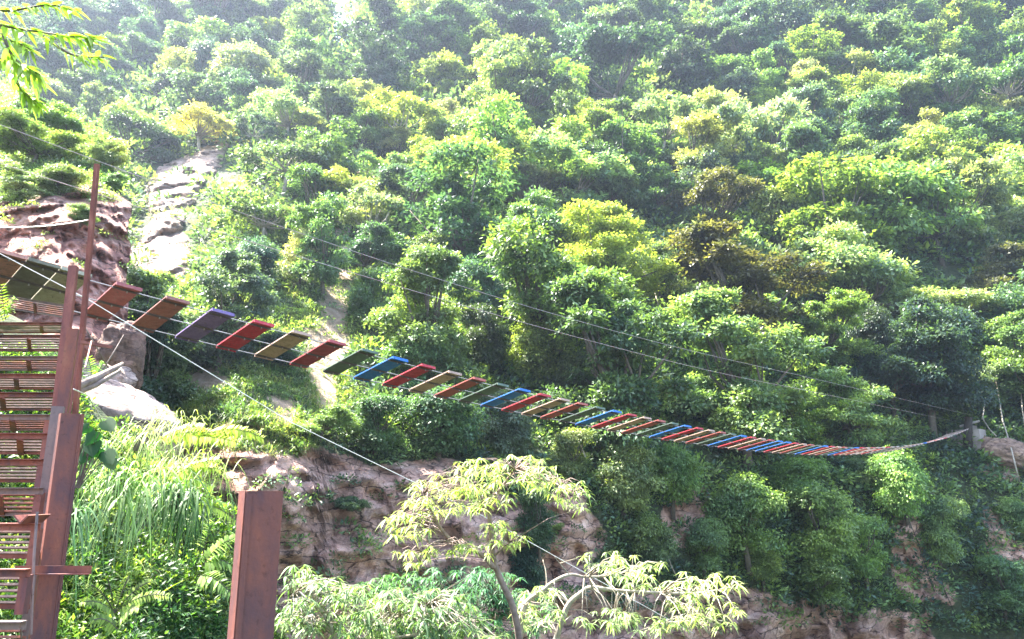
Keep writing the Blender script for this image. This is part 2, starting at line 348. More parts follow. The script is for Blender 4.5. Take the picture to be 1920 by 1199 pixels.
# ------------------------------------------------------------------ the left bluff
BY = np.array([110, 150, 190, 230, 260, 320, 390, 450, 550, 650, 760, 900, 1100.])
BD = np.array([70, 56, 44, 35, 30, 24, 19.6, 18.2, 16.8, 15.6, 14.6, 13.6, 13.])
EY = np.array([110, 150, 190, 230, 270, 300, 350, 400, 500, 600, 680, 760, 1100.])
EX = np.array([-60, 0, 70, 140, 195, 220, 240, 243, 243, 236, 222, 240, 260.])
ys = np.concatenate([np.arange(110, 300, 5.), np.arange(300, 1100, 3.5)])
ex = np.interp(ys, EY, EX)+6*vnoise(np.stack([ys/22, ys*0, ys*0], -1), 4)
uu = np.concatenate([np.linspace(0, .45, 30)[:-1], np.linspace(.45, 1, 150)]); nback = 12
bx = -500+(ex[:, None]+500)*uu[None]; byy = np.repeat(ys[:, None], len(uu), 1)
bd = np.interp(byy, BY, BD)
bd = bd+np.clip((bx-60)/180, 0, 1)**2*2.2+np.clip(-bx/500, 0, 1)*-2
bp = at(bx, byy, bd)
rr = inside_dist(bx, byy, [(-600,400),(60,375),(140,350),(190,345),(245,380),(262,700),(235,760),(-600,820)])
rw = np.clip((rr+8)/16, 0, 1)
dz = bp[..., 2]-.55*bp[..., 0]+.8*fbm(bp/3., 3, 2)
bd = bd-rw*((np.abs(((dz*.9) % 1)-.5)*2)**2*.2+fbm(bp*np.array([1.2, 1.2, .5]), 5, 8)*1.0+.45*cells(bp*np.array([1.1, 1.1, .7])+1.2*fbm(bp/2, 3, 80)[..., None], 5)+.2*cells(bp*2.2+1.2*fbm(bp/2, 3, 81)[..., None], 6)+1.0*np.abs(fbm(bp/1.6, 3, 6))+.35*fbm(bp*3.5, 3, 16))-.5*fbm(bp/2., 3, 12)*(1-rw)
bd = bd-.04*bd*np.clip(1-np.abs(uu[None]-.72)/.2, 0, 1)*0
FR = at(bx, byy, bd)
bk = np.stack([at(ex-1.2*k**1.7, ys+.8*k, bd[:, -1]+.28*k**1.7+.35*fbm(np.stack([ys/14, ys*0+k/2., ys*0], -1), 3, 60)) for k in range(1, nback+1)], 1)
BV = np.concatenate([FR, bk], 1); bcol = np.zeros(BV.shape); bcol[:, :FR.shape[1], 0] = np.clip(.5+rr/14, 0, 1); bcol[:, FR.shape[1]:, 0] = np.clip(.5+rr[:, -1:]/14, 0, 1)
bcol[:, :, 1] = .12
me = quads('bluff', BV, grid_quads(*BV.shape[:2]), True, bcol.reshape(-1, 3))
tag(link('hill_bluff', me, BLUFF), 'red brown rocky bluff behind the stairway at the left, green on top', 'bluff', kind='structure')
def bterr(px, py):
    j = np.interp(py, ys, np.arange(len(ys))); u = (np.asarray(px, float)+500)/(np.interp(py, ys, ex)+500); i = np.interp(u, uu, np.arange(len(uu)))
    return FR[np.round(j).astype(int), np.round(i).astype(int)]

# ------------------------------------------------------------------ ground on the near side, under the camera and down into the gorge
def zn(X, Y):
    X = np.asarray(X, float); Y = np.asarray(Y, float)
    h = np.interp(X, [-40, -14, -8, -6, -4.3, -3.3, -2.6, -1, 1, 4, 20, 60], [9, 6, 3.1, 1.8, .40, -.55, -1.7, -5, -9, -13, -13.5, -13.5])
    h = h+np.where(Y < 9, (Y-9)*.33, -(Y-9)*np.interp(X, [-9, -6.5, -5.5, -3, 2], [.12, .35, 1.1, 1.6, 1.2]))
    h = h-np.clip(Y-14.5, 0, 99)*1.3
    h = np.maximum(h, -13.5-.02*Y)
    led = np.clip((2.6-np.maximum(Y, np.abs(X)*.8))/.7, 0, 1); led = led*led*(3-2*led)
    h = h*(1-led)-1.65*led
    P = np.stack([X, Y, X*0], -1)
    return h+(.35*fbm(P/2.2, 4, 41)+.12*fbm(P/.5, 3, 44))*(1-led)
nx = np.linspace(-30, 48, 300); ny = np.linspace(-12, 40, 230)
NX, NY = np.meshgrid(nx, ny); NV = np.stack([NX, NY, zn(NX, NY)], -1)
nc = np.zeros(NV.shape); nc[..., 0] = np.clip(.15+.5*fbm(NV/1.3, 3, 50), 0, 1); nc[..., 1] = .3
me = quads('ground', NV, grid_quads(*NV.shape[:2]), True, nc.reshape(-1, 3))
tag(link('ground', me, NEARG), 'near bank of the gorge falling away to the right', 'ground', kind='structure')

# ------------------------------------------------------------------ rocks
def relief_rock(name, label, poly, bulge, mat_, step=3, samp=terr, s=0):
    P = np.array(poly, float); x0, y0 = P.min(0)-14; x1, y1 = P.max(0)+14
    X, Y = np.meshgrid(np.arange(x0, x1, step), np.arange(y0, y1, step)); d = inside_dist(X, Y, poly)
    T = samp(X, Y); px_, py_, zf = px_of(T)
    d = d+9*fbm(np.stack([X/14, Y/14, X*0], -1), 3, s)
    k = np.clip((d+6)/20, -.5, 1); k = np.where(k > 0, np.sqrt(np.clip(k, 0, 1)), k*1.5)
    wz = T[..., 2]*.9-.35*T[..., 0]; Dn = zf-bulge*k*(.7+.5*fbm(T/2.4, 3, s+2)+.07*(np.abs((wz*.5 % 1)-.5)*2))-.55*bulge*fbm(T*np.array([.6,.6,1.1]), 5, s+5)*(k > 0)
    V = at(X, Y, Dn); org = V.reshape(-1, 3).mean(0)
    Q = grid_quads(*X.shape); keep = (d.ravel()[Q] > -16).any(1)
    me = quads(name, V-org, Q[keep], True); o = link(name, me, mat_, loc=tuple(org)); return tag(o, label, 'rock')
relief_rock('rock_outcrop', 'pale sunlit rock outcrop running down the slope under the yellow crowned tree',
            [(428,262),(412,300),(378,340),(352,385),(330,432),(300,445),(268,455),(290,405),(274,372),(300,322),(345,300),(385,285)], 3.2, WHITEROCK)
relief_rock('rock_outcrop', 'pale rock face lower down, right beside the edge of the red bluff',
            [(340,438),(352,470),(350,505),(322,528),(262,545),(238,510),(246,470),(285,450)], 2.0, WHITEROCK, s=9)
relief_rock('rock_outcrop', 'small purplish brown rock shelf showing high on the slope near the centre', [(665,245),(700,225),(738,230),(722,252),(680,262)], 1.5, rock_mat('purple_stone', ((.14,.09,.10),(.26,.18,.18),(.36,.28,.27)), .6, .2), s=14)
def boulder(name, label, c, rad, mat_, s=0, n=40, rot=0, grp=None, smooth_=1.):
    th, ph = np.meshgrid(np.linspace(0, 2*np.pi, 2*n+1)[:-1], np.linspace(0.02, np.pi-.02, n))
    d = np.stack([np.sin(ph)*np.cos(th), np.sin(ph)*np.sin(th), np.cos(ph)], -1)
    k = 1+smooth_*(.42*fbm(d*1.6+s, 5, s)+.22*np.abs(fbm(d*4+s, 4, s+3)))
    d = np.sign(d)*np.abs(d)**.8
    V = d*k[..., None]*np.array(rad); cr, sr = math.cos(rot), math.sin(rot)
    V = np.stack([V[..., 0]*cr-V[..., 2]*sr, V[..., 1], V[..., 0]*sr+V[..., 2]*cr], -1)
    a = np.arange(n*2*n).reshape(n, 2*n); b = np.roll(a, -1, 1); Q = np.stack([a[:-1], b[:-1], b[1:], a[1:]], -1).reshape(-1, 4)
    return tag(link(name, quads(name, V, Q, True), mat_, loc=tuple(c)), label, 'boulder', grp)
boulder('boulder', 'large white sunlit boulder behind the rusty posts', at(222, 790, 11.6), (.98, .9, .50), PALEROCK, 23, rot=R(-27), smooth_=.45)
boulder('boulder', 'smaller white boulder tucked behind the base of the rusty posts', at(165, 730, 12.3), (.6, .6, .42), PALEROCK, 5)
#boulder('boulder', 'rounded brown stone among the plants at the foot of the slope', at(345, 1112, 5.9), (.09, .10, .13), rock_mat('brown_stone', ((.14,.09,.06),(.27,.19,.14),(.40,.31,.24)), 4, .01), 11, 24)
boulder('boulder', 'dark red brown boulder at the right foot of the bluff', at(228, 668, 15.2), (.34, .6, .6), rock_mat('dark_red_stone', ((.07,.045,.04),(.17,.11,.09),(.30,.2,.16)), 1.5, .05), 15)
boulder('boulder', 'flat earthy boulder beside the concrete anchor at the right end of the bridge', at(1888, 856, 57.5), (2.3, 1.6, 1.1), rock_mat('earth_stone', ((.13,.09,.07),(.30,.21,.16),(.42,.31,.24)), .8, .15), 19, rot=R(-18))
# ------------------------------------------------------------------ suspension bridge
BA = np.array([-7.89459, 13.20177, 3.11648]); TH = .75034; SA, SB, SC = -.09515, .00121, 1e-05; PP, PW = .85659, .43555; CT, CE, BL = 2.29208, .22515, 1.5
BDIR = np.array([math.sin(TH), math.cos(TH), 0]); BC = np.array([math.cos(CE)*math.sin(CT), math.cos(CE)*math.cos(CT), math.sin(CE)])
BR = dict(sa=-.09515)
try:
    SAx = (SA, SB, SC)
except NameError: pass
def bpt(t, f):
    """point of the deck: t metres along, f of the width across"""
    return Vector(BA+BDIR*t+np.array([0, 0, SA*t+SB*t*t+SC*t**3])+BC*BL*f)
PAINT = {k: paint_mat('paint_'+k, c) for k, c in dict(red=(.55, .03, .05), brick=(.42, .09, .07), tan=(.52, .33, .25), green=(.10, .15, .11), blue=(.02, .17, .60),
         purple=(.20, .13, .34), maroon=(.38, .05, .06), brown=(.30, .11, .085), salmon=(.50, .22, .16), olive=(.15, .13, .08), khaki=(.33, .30, .21), pale_pink=(.46, .34, .31), rusty=(.36, .09, .09)).items()}
bridge = thing('suspension_bridge', 'long sagging cable footbridge of separate painted planks crossing the gorge', 'bridge', tuple(bpt(0, .5)))
org = bpt(0, .5)
def plank_mesh(t, wd):
    """slab with a raised rim, in coordinates of its own corner"""
    m = MB(); o = bpt(t, 0); e = bpt(t+wd, 0)-o; c = bpt(t, 1)-o; n = e.cross(c).normalized()
    if n.z < 0: n = -n
    h = .028
    vs = [o*0+x for x in (e*0, e, e+c, c)]; vs2 = [v+n*h for v in vs]
    m.add(vs+vs2, [(0, 1, 2, 3), (7, 6, 5, 4), (0, 4, 5, 1), (1, 5, 6, 2), (2, 6, 7, 3), (3, 7, 4, 0)])
    ch, eh = c.normalized(), e.normalized(); rw = .022
    for a, b in ((e*0, e), (c-ch*rw, c+e-ch*rw)):         # lip under both ends
        q = [a, b, b+ch*rw, a+ch*rw]; m.add(q+[v-n*.035 for v in q], [(3, 2, 1, 0), (4, 5, 6, 7), (0, 1, 5, 4), (1, 2, 6, 5), (2, 3, 7, 6), (3, 0, 4, 7)])
    return m, n, e
order = ['red', 'tan', 'brick', 'green', 'blue']
cols = {-4: 'rusty', -3: 'salmon', -2: 'olive', -1: 'khaki', 0: 'rusty', 1: 'brown', 2: 'purple', 3: 'red', 4: 'tan', 5: 'maroon', 6: 'green', 7: 'blue', 8: 'red', 9: 'tan', 10: 'brick', 11: 'green', 12: 'blue',
        13: 'red', 14: 'tan', 15: 'brick', 16: 'green', 17: 'blue', 18: 'red', 19: 'tan', 20: 'brick', 21: 'green', 22: 'blue', 23: 'red', 24: 'tan', 25: 'brick', 26: 'green', 27: 'blue', 28: 'red', 29: 'tan', 30: 'maroon', 31: 'blue', 32: 'blue'}
NPL = 72
cnames = dict(pale_pink='pale pinkish brown', brick='orange red', rusty='rusty red', brown='brown', salmon='salmon', olive='dark olive', khaki='khaki', maroon='dark red', green='dark green', purple='purple blue')
brackets = None
for i in range(-4, NPL):
    if i < 0: t, wd = -PP-(-i-1)*.475, .462
    else: t, wd = PP*i, PW+random.uniform(-.012, .012)
    k = cols.get(i) or order[(i-3) % 5]
    if i > 44 and i % 3: k = 'pale_pink'  # most planks towards the far end get a paler pinkish brown
    m, n, e = plank_mesh(t, wd)
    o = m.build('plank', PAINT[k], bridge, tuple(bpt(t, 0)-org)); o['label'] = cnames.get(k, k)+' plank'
    # three dark clamp bars under the plank, each with a bolt
    for f in (.05, .47, .90):
        c = bpt(t, f)-bpt(t, 0)-n*.012
        b = MB().bar(c-e*.01, c+e*1.01, .042, .030, tuple(n)).build('clamp_bar', DARKSTEEL, o)
        if i < 34:
            q = c+e*.55-n*.02; MB().tube([q, q-n*.03], .014, 6).build('bolt', STEEL, b)
# railing strip on the khaki panels' joint
for t in (-PP-.012, ):
    pass
TEND = PP*NPL
for f, nm in ((.05, 'deck_cable'), (.47, 'deck_cable'), (.90, 'deck_cable')):
    pts = [bpt(t, f)-org-Vector((0, 0, .012)) for t in np.linspace(-9, TEND+1.2, 130)]
    MB().tube(pts, .011, 6).build(nm, STEEL, bridge)
# hand cables, over both edges of the deck
def rail(pix, f, r):
    base = np.array(bpt(0, f)); nrm = np.array([BDIR[1], -BDIR[0], 0]); ts = []; zs = []
    for (x, y) in pix:
        ray = at(x, y, 1.0); k = (base@nrm)/(ray@nrm); p = ray*k; ts.append((p-base)@BDIR); zs.append(p[2])
    print('rail', f, [(round(a, 1), round(b, 2)) for a, b in zip(ts, zs)])
    co = np.polyfit(ts, zs, 3)
    T = np.linspace(min(ts)-3, TEND+1.5, 90)
    return [Vector((base[0]+BDIR[0]*t, base[1]+BDIR[1]*t, np.polyval(co, t) if t < max(ts) else np.polyval(co, max(ts))+(t-max(ts))*(bpt(TEND, f).z+1.1-np.polyval(co, max(ts)))/(TEND+1.5-max(ts))))-org for t in T]
MB().tube(rail([(0,237),(130,278),(400,385),(640,460),(820,520),(1000,583),(1250,645),(1480,700)], 1.0, .012), .0072, 6).build('hand_cable', STEEL, bridge)
MB().tube(rail([(0,308),(240,380),(480,458),(760,540),(1000,612),(1170,655),(1320,693),(1480,726)], 0.0, .012), .0072, 6).build('hand_cable', STEEL, bridge)
# anchor at the far end
CONC = bark_mat('concrete', (.26, .21, .19), (.42, .36, .33), 1.2)
q = bpt(TEND+1.9, .5)
m = MB(); m.prism(q+Vector((0, 0, -2.4)), q+Vector((0, 0, -.15)), [(-1.2, -.7), (1.1, -.8), (1.3, .7), (-1.2, .8)], tuple(BC)); 
p = q+Vector((1.1, 1.2, 0)); m.prism(p+Vector((0, 0, -2.0)), p+Vector((.1, 0, .25)), [(-.6, -.5), (.55, -.4), (.4, .5), (-.4, .4)], tuple(BC))
an = m.mesh('concrete_anchor'); o = link('concrete_anchor', an, CONC); tag(o, 'worn concrete anchor block where the bridge meets the far bank', 'anchor block')
a = av(1812, 848, 57.5); b = av(1816, 782, 57.8)
tag(MB().tube([a-Vector((0, 0, 1.5)), a.lerp(b, .5), b], [.36, .33, .27], 9).build('wooden_post', DARKWOOD, smooth=True), 'thick dark post standing at the far end of the bridge', 'post')
tag(MB().bar(av(1800, 800, 58.3), av(1836, 790, 58.8), .14, .12).build('timber_beam', bark_mat('grey_timber', (.22,.18,.16), (.45,.4,.36)), None), 'pale timber beam lying from the dark post to the concrete anchor', 'beam')
# thin rusty cable stays
def wire(name, label, pix, r, m_, cat='cable', sag=0, n=24):
    P = [av(*p) for p in pix]; pts = []
    for k in range(len(P)-1):
        for j in range(n):
            u = j/n; q = P[k].lerp(P[k+1], u); q.z -= sag*4*u*(1-u); pts.append(q)
    pts.append(P[-1]); return tag(MB().tube(pts, r, 6).build(name, m_, smooth=True), label, cat)
wire('stay_cable', 'taut bright steel cable slanting down across the view in front of the cliff', [(-60, 445, 8.0), (165, 562, 8.6), (545, 792, 9.8), (900, 965, 11), (1300, 1188, 12.6)], .0055, WIRE, n=8)
wire('thin_rope', 'slack pale rope tied from the tall thin pole towards the left', [(-30, 425, 5.8), (166, 413, 6.0)], .005, WIRE, 'rope', .03)
wire('thin_wire', 'thin grey wire from the stairway post down to the ground by the boulder', [(138, 730, 4.4), (165, 742, 5.0), (215, 830, 7.0)], .004, WIRE, 'wire', .0, 4)

# ------------------------------------------------------------------ rusty steel stairway and posts
def chan(w, d, t=.006, lip=.0):
    """C profile: web towards -y, flanges going +y"""
    return [(-w/2, 0), (w/2, 0), (w/2, d), (w/2-t, d), (w/2-t, t), (-w/2+t, t), (-w/2+t, d), (-w/2, d)]
def post(name, label, px, ytop_, D, w, d, yaw, m_, zlen=2.2, parent=None, lean=0, rib=True, closed=False, rs=1):
    top = av(px, ytop_, D); base = top-Vector((lean, 0, zlen)); xd = (math.cos(yaw), math.sin(yaw), 0)
    m = MB(); prof = [(-w/2, 0), (w/2, 0), (w/2, d), (-w/2, d)] if closed else chan(w, d, .007)
    m.prism(Vector((0, 0, 0)), top-base, prof, xd)
    o = thing(name, label, 'post', tuple(base)) if parent is None else parent
    off = Vector((0, 0, 0)) if parent is None else base-parent.location
    web = m.build('channel' if parent is None else 'post', m_, o, tuple(off))
    if rib:
        x = Vector(xd); y = Vector((-x.y, x.x, 0)); r = MB()
        for s in (w*.36*rs, w*.43*rs):
            c = x*s-y*.002
            r.prism(c, c+(top-base), [(-.003, -.002), (.003, -.002), (.003, .0015), (-.003, .0015)], xd)
        r.build('weld_seam' , m_, web)
    return o
# the upright right of the stairway, seen at lower left of centre
post('rusty_post', 'upright reddish brown steel channel post in the foreground, alone, right of the plants', 496, 921, 1.62, .083, .052, R(34), RUST, 1.9, rs=-1)
st = thing('steel_stairway', 'rusty steel stairway with slatted grating treads and posts rising at the left edge', 'stairway', tuple(av(100, 1140, 3.6)-Vector((0, 0, .9))))
post('', '', 137, 776, 3.6, .10, .055, R(42), RUST, 2.0, st, rib=True)
post('', '', 108, 762, 3.75, .055, .05, R(24), RUSTGREY, 2.1, st, rib=False, closed=True)
post('', '', 136, 616, 4.6, .062, .05, R(20), RUST, 2.4, st, rib=False)
post('', '', 136, 498, 5.1, .052, .045, R(12), RUSTRED, 1.4, st, lean=-.03, rib=False, closed=True)
post('', '', 146, 625, 5.0, .045, .04, R(30), RUSTRED, 2.6, st, rib=False, closed=True)
TR = [(576, -40, 132, 8.6, 30), (608, -60, 128, 7.9, 0), (632, -80, 126, 7.1, 0), (672, -100, 122, 6.35, 0), (706, -120, 118, 5.75, 0), (741, -140, 113, 5.25, 0), (783, -160, 97, 4.75, 0), (818, -180, 94, 4.35, 0),
      (867, -200, 86, 3.98, 0), (921, -230, 82, 3.62, 0), (988, -270, 77, 3.3, 0), (1074, -320, 58, 3.0, 0), (1172, -380, 50, 2.75, 0)]
def rel(p): return Vector(p)-st.location
for k, (y, x0, x1, D, tilt) in enumerate(TR):
    hgt = .028 if k < 4 else .033
    b = av(x1, y, D); a = av(x0, y-tilt*.9, D*1.03); xd = (b-a).normalized(); m = MB()
    yn = TR[k+1][0] if k < len(TR)-1 else y+100
    back = av(x1, y+(yn-y)*.64, D+.16)-b
    m.prism(rel(a), rel(b), [(-hgt*.5, 0), (hgt*.5, 0), (hgt*.5, .035), (hgt*.5-.004, .035), (hgt*.5-.004, .004), (-hgt*.5, .004)], (0, 0, 1))
    m.bar(rel(a+back), rel(b+back), .022, .03, (0, 0, 1))
    for e_ in (b-xd*.02, ):
        m.bar(rel(e_), rel(e_+back), .03, .004, (0, 0, 1))
    tr = m.build('tread', (RUSTGREY, RUSTRED, RUST)[k % 3], st)
    g = MB(); ns = 5
    for j in range(ns):
        u = (j+.9)/(ns+.5); s0 = a+back*u+Vector((0, 0, random.uniform(-.003, .003))); s1 = b+back*u-xd*.01
        g.bar(rel(s0), rel(s1), .024, .009, (0, 1, -.3))
    g.build('grating', RUSTGREY if k % 3 else RUST, tr)
    mm = a.lerp(b, (.62, .74, .66, .70, .64, .58, .72, .80)[k % 8]); g = MB(); g.bar(rel(mm)+Vector((0, .0, -.02)), rel(mm+back)-Vector((0, 0, .012)), .035, .008, tuple(xd)); g.build('cross_bar', RUST, tr)
    if k < len(TR)-1 and k > 0:
        y2, _, x2, D2, _ = TR[k+1]; c = av(x2, y2, D2)
        s = MB(); s.bar(rel(b-xd*.03+Vector((0, .02, -.01))), rel(Vector((b.x-.03*xd.x, b.y+.02, c.z))), .035, .035); s.build('riser_bar', RUST, st)
        
s = MB(); s.prism(rel(av(28, 1069, 3.35)), rel(av(172, 1069, 3.35)), [(-.018, 0), (.018, 0), (.018, .004), (-.014, .004), (-.014, .03), (-.018, .03)], (0, 0, 1)); s.build('cross_beam', RUST, st)
s = MB(); s.bar(rel(av(120, 637, 5.2)), rel(av(208, 651, 5.6)), .022, .03, (0, 0, 1)); s.build('cross_beam', RUSTRED, st)
s = MB(); s.bar(rel(av(160, 690, 5.0)), rel(av(172, 640, 5.2)), .01, .01); s.build('brace', RUST, st)
s = MB(); p = av(38, 975, 3.22); s.prism(rel(p), rel(p+Vector((0, .16, 0))), [(-.035, -.018), (0, .02), (.035, -.018), (.028, -.02), (0, .011), (-.028, -.02)], (1, 0, 0)); s.build('angle_bracket', RUST, st)
s = MB(); s.tube([rel(av(70, 960, 3.2)), rel(av(64, 1040, 3.15)), rel(av(58, 1190, 3.1))], .006, 5); s.build('rod', RUSTGREY, st)
# tall thin pole
tp = av(182, 308, 6.0); bt = av(146, 720, 6.0); bt = tp+(bt-tp)*1.6
tag(MB().bar(bt, tp, .034, .034, (1, 0, 0)).build('thin_pole', RUSTRED), 'tall thin square steel pole rising above the rusty posts at the left', 'pole')
# ------------------------------------------------------------------ leaves and trees
def unit(v): return v/np.maximum(np.linalg.norm(v, axis=-1, keepdims=True), 1e-9)
def leaf_cards(Cn, A, N, Ls, Ws, fold=.25):
    """Cn base points, A axes, N rough normals -> four vertices per leaf (base, side, tip, side)"""
    A = unit(A); S = unit(np.cross(A, N)); N = np.cross(S, A); Ls = np.asarray(Ls)[..., None]; Ws = np.asarray(Ws)[..., None]
    mid = Cn+A*Ls*.45+N*Ws*fold
    V = np.stack([Cn, mid-S*Ws*.5-N*Ws*fold*1.2, Cn+A*Ls-N*Ls*.12, mid+S*Ws*.5-N*Ws*fold*1.2], -2)
    return V.reshape(-1, 3)
def strips(Cn, A, Ls, Ws, droop, seg=4):
    """long arching blades"""
    n = len(Cn); A = unit(A); up = np.array([0, 0, 1.]); S = unit(np.cross(A, up)+1e-4); V = []
    for k in range(seg+1):
        u = k/seg; c = Cn+A*(Ls*u)[:, None]-up*(droop*Ls*u*u)[:, None]; ww = (Ws*(1-(u*1.0)**2*.96)*(.55+.45*min(1, u*3)))[:, None]*.5
        V += [c-S*ww, c+S*ww]
    V = np.stack(V, 1); m = 2*(seg+1); q = np.array([[2*k, 2*k+1, 2*k+3, 2*k+2] for k in range(seg)])
    return V.reshape(-1, 3), (q[None]+(np.arange(n)*m)[:, None, None]).reshape(-1, 4)
def rdir(n, r=rng):
    v = r.normal(size=(n, 3)); return unit(v)
def crown_leaves(lobes, clumps, per, size, r, droop=.35, flat=.0, spread=.2, asp=.5, cut=.82):
    out = []; Lc = np.array([l[0] for l in lobes]); Lr = np.array([l[1] for l in lobes])
    allC, allO = [], []
    for c, rad in zip(Lc, Lr):
        d = rdir(clumps, r); d[:, 2] = np.where(d[:, 2] < -.45, -d[:, 2], d[:, 2]); rr = rad*r.uniform(.62, 1.28, clumps)
        pos = c+d*rr[:, None]*np.array([1, 1, .8-flat])
        allC.append(pos); allO.append(d)
    P = np.concatenate(allC); O = np.concatenate(allO)
    dist = np.linalg.norm(P[:, None]-Lc[None], axis=-1)/Lr[None]; keep = (dist < cut*.75).sum(1) == 0
    P, O = P[keep], O[keep]; sel = r.random(len(P)) > .22; P, O = P[sel], O[sel]; n = len(P)
    b = np.repeat(P, per, 0)+r.normal(size=(n*per, 3))*spread*np.array([1, 1, .55]); o = np.repeat(O, per, 0)
    A = o*.7+rdir(n*per, r)*.8; A[:, 2] -= droop
    N = o*.5+np.array([0, 0, .9])+rdir(n*per, r)*.55
    s = size*r.uniform(.6, 1.25, n*per)
    V = leaf_cards(b, A, N, s, s*asp)
    lv = np.clip(np.repeat(r.uniform(.15, .85, n), per)+r.normal(size=n*per)*.16, 0, 1)
    return V, lv
def limbs(lobes, base_h, r, m, trunk_r=.16, every=1, lean=(0, 0)):
    fork = Vector((lean[0], lean[1], base_h)); m.tube([(0, 0, -1.2), (lean[0]*.3, lean[1]*.3, base_h*.5), fork], [trunk_r*1.25, trunk_r, trunk_r*.8], 7)
    for c, rad in lobes[::every]:
        c = Vector(c); mid = fork.lerp(c, .5)+Vector((r.normal()*.15, r.normal()*.15, -.1-.1*abs(r.normal())))
        m.tube([fork-Vector((0, 0, .1)), mid, c+Vector((0, 0, rad*.3))], [trunk_r*.55, trunk_r*.34, trunk_r*.12], 5)
VAR = {}
def make_variant(key, style, seed, leaf=.29, clumps=50, per=8):
    r = np.random.default_rng(seed); lobes = []
    if style == 'round':
        subs = [(np.array([r.uniform(-2.3, 2.3), r.uniform(-2.3, 2.3), r.uniform(1.6, 4.8)]), r.uniform(.7, 1.5)) for _ in range(6)]
        for k in range(46):
            c0, R0 = subs[k % 6]; d = rdir(1, r)[0]; d[2] = abs(d[2])*.9-.3
            lobes.append((c0+d*R0*r.uniform(.5, 1.25), r.uniform(.28, .85)))
        bh, rad, lean, fl = 1.6, .16, (.1, .1), 0
    elif style == 'tall':
        for k in range(48):
            a = r.uniform(0, 6.283); z = r.uniform(1.2, 7.4); q = r.uniform(.5, 2.6)*(1-.5*abs(z-4)/4)
            lobes.append((np.array([q*math.cos(a)+.6*math.sin(z*1.3+seed), q*math.sin(a), z]), r.uniform(.3, .85)))
        bh, rad, lean, fl = 2.6, .17, (.2, .2), .1
    elif style == 'umbrella':
        for k in range(26):
            a = r.uniform(0, 6.283); q = math.sqrt(r.uniform(0, 1))*2.7
            lobes.append((np.array([q*math.cos(a), q*math.sin(a), 3.9-.12*q*q+r.normal()*.32+.3*math.sin(2*a+seed)]), r.uniform(.4, .8)))
        bh, rad, lean, fl = 2.2, .13, (.3, 0), .25
    elif style == 'layered':
        for k in range(26):
            lv_ = k % 4; a = r.uniform(0, 6.283); q = r.uniform(.4, 2.5-.35*lv_)
            lobes.append((np.array([q*math.cos(a)+.5*math.sin(lv_*2.1+seed), q*math.sin(a), 1.6+lv_*.85+r.normal()*.42-.08*q*q]), r.uniform(.45, .85)))
        bh, rad, lean, fl = 1.5, .13, (.15, -.1), .3
    elif style == 'shaggy':
        for k in range(34):
            a = r.uniform(0, 6.283); z = r.uniform(.3, 4.6); q = r.uniform(.2, 1.9)*(1-abs(z-2.5)/5.5)
            lobes.append((np.array([q*math.cos(a), q*math.sin(a), z]), r.uniform(.35, .85)))
        bh, rad, lean, fl = 1.8, .15, (0, .2), -.3
    elif style == 'airy':
        for k in range(15):
            d = rdir(1, r)[0]; q = r.uniform(.6, 1)
            lobes.append((np.array([d[0]*2.3*q, d[1]*2.3*q, 3.5+d[2]*1.5]), r.uniform(.35, .65)))
        bh, rad, lean, fl = 2.0, .11, (.35, .1), .1
    droop = {'shaggy': .9, 'umbrella': .25, 'layered': .4}.get(style, .4)
    V, lv = crown_leaves(lobes, clumps, per, leaf, r, droop, fl, .17 if style != 'shaggy' else .2)
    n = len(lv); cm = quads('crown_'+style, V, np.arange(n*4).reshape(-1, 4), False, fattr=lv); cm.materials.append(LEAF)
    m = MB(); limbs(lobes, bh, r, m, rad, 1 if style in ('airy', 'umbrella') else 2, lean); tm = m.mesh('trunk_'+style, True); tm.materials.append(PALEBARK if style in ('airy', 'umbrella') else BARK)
    VAR.setdefault(key, []).append((cm, tm)); return n
cnt = 0
for s, (k, st_) in enumerate([('round', 'round'), ('round', 'round'), ('round', 'round'), ('round', 'round'), ('tall', 'tall'), ('tall', 'tall'), ('tall', 'tall'), ('umbrella', 'umbrella'), ('umbrella', 'umbrella'), ('layered', 'layered'), ('layered', 'layered'), ('shaggy', 'shaggy'), ('shaggy', 'shaggy'), ('airy', 'airy'), ('airy', 'airy')]):
    cnt += make_variant(k, st_, 100+s)
for q_, s, st_ in [(q_, s, st_) for q_ in range(2) for s, st_ in enumerate(['round', 'layered', 'shaggy', 'umbrella', 'tall'])]:     # finer leaves for the trees nearest the bridge
    cnt += make_variant('near_'+st_, st_, 300+s+10*q_, .205, 90, 11)
print('variant leaves', cnt)
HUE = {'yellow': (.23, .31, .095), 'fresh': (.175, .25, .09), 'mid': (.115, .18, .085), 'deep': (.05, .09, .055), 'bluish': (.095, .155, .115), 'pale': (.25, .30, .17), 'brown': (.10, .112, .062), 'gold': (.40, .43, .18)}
WORD = {'yellow': 'yellow green', 'fresh': 'fresh green', 'mid': 'mid green', 'deep': 'dark green', 'bluish': 'bluish green', 'pale': 'pale green', 'brown': 'brownish olive', 'gold': 'golden yellow'}
SWORD = {'round': 'round crowned', 'umbrella': 'flat topped', 'layered': 'tiered', 'shaggy': 'shaggy', 'tall': 'tall crowned', 'airy': 'sparse crowned', }
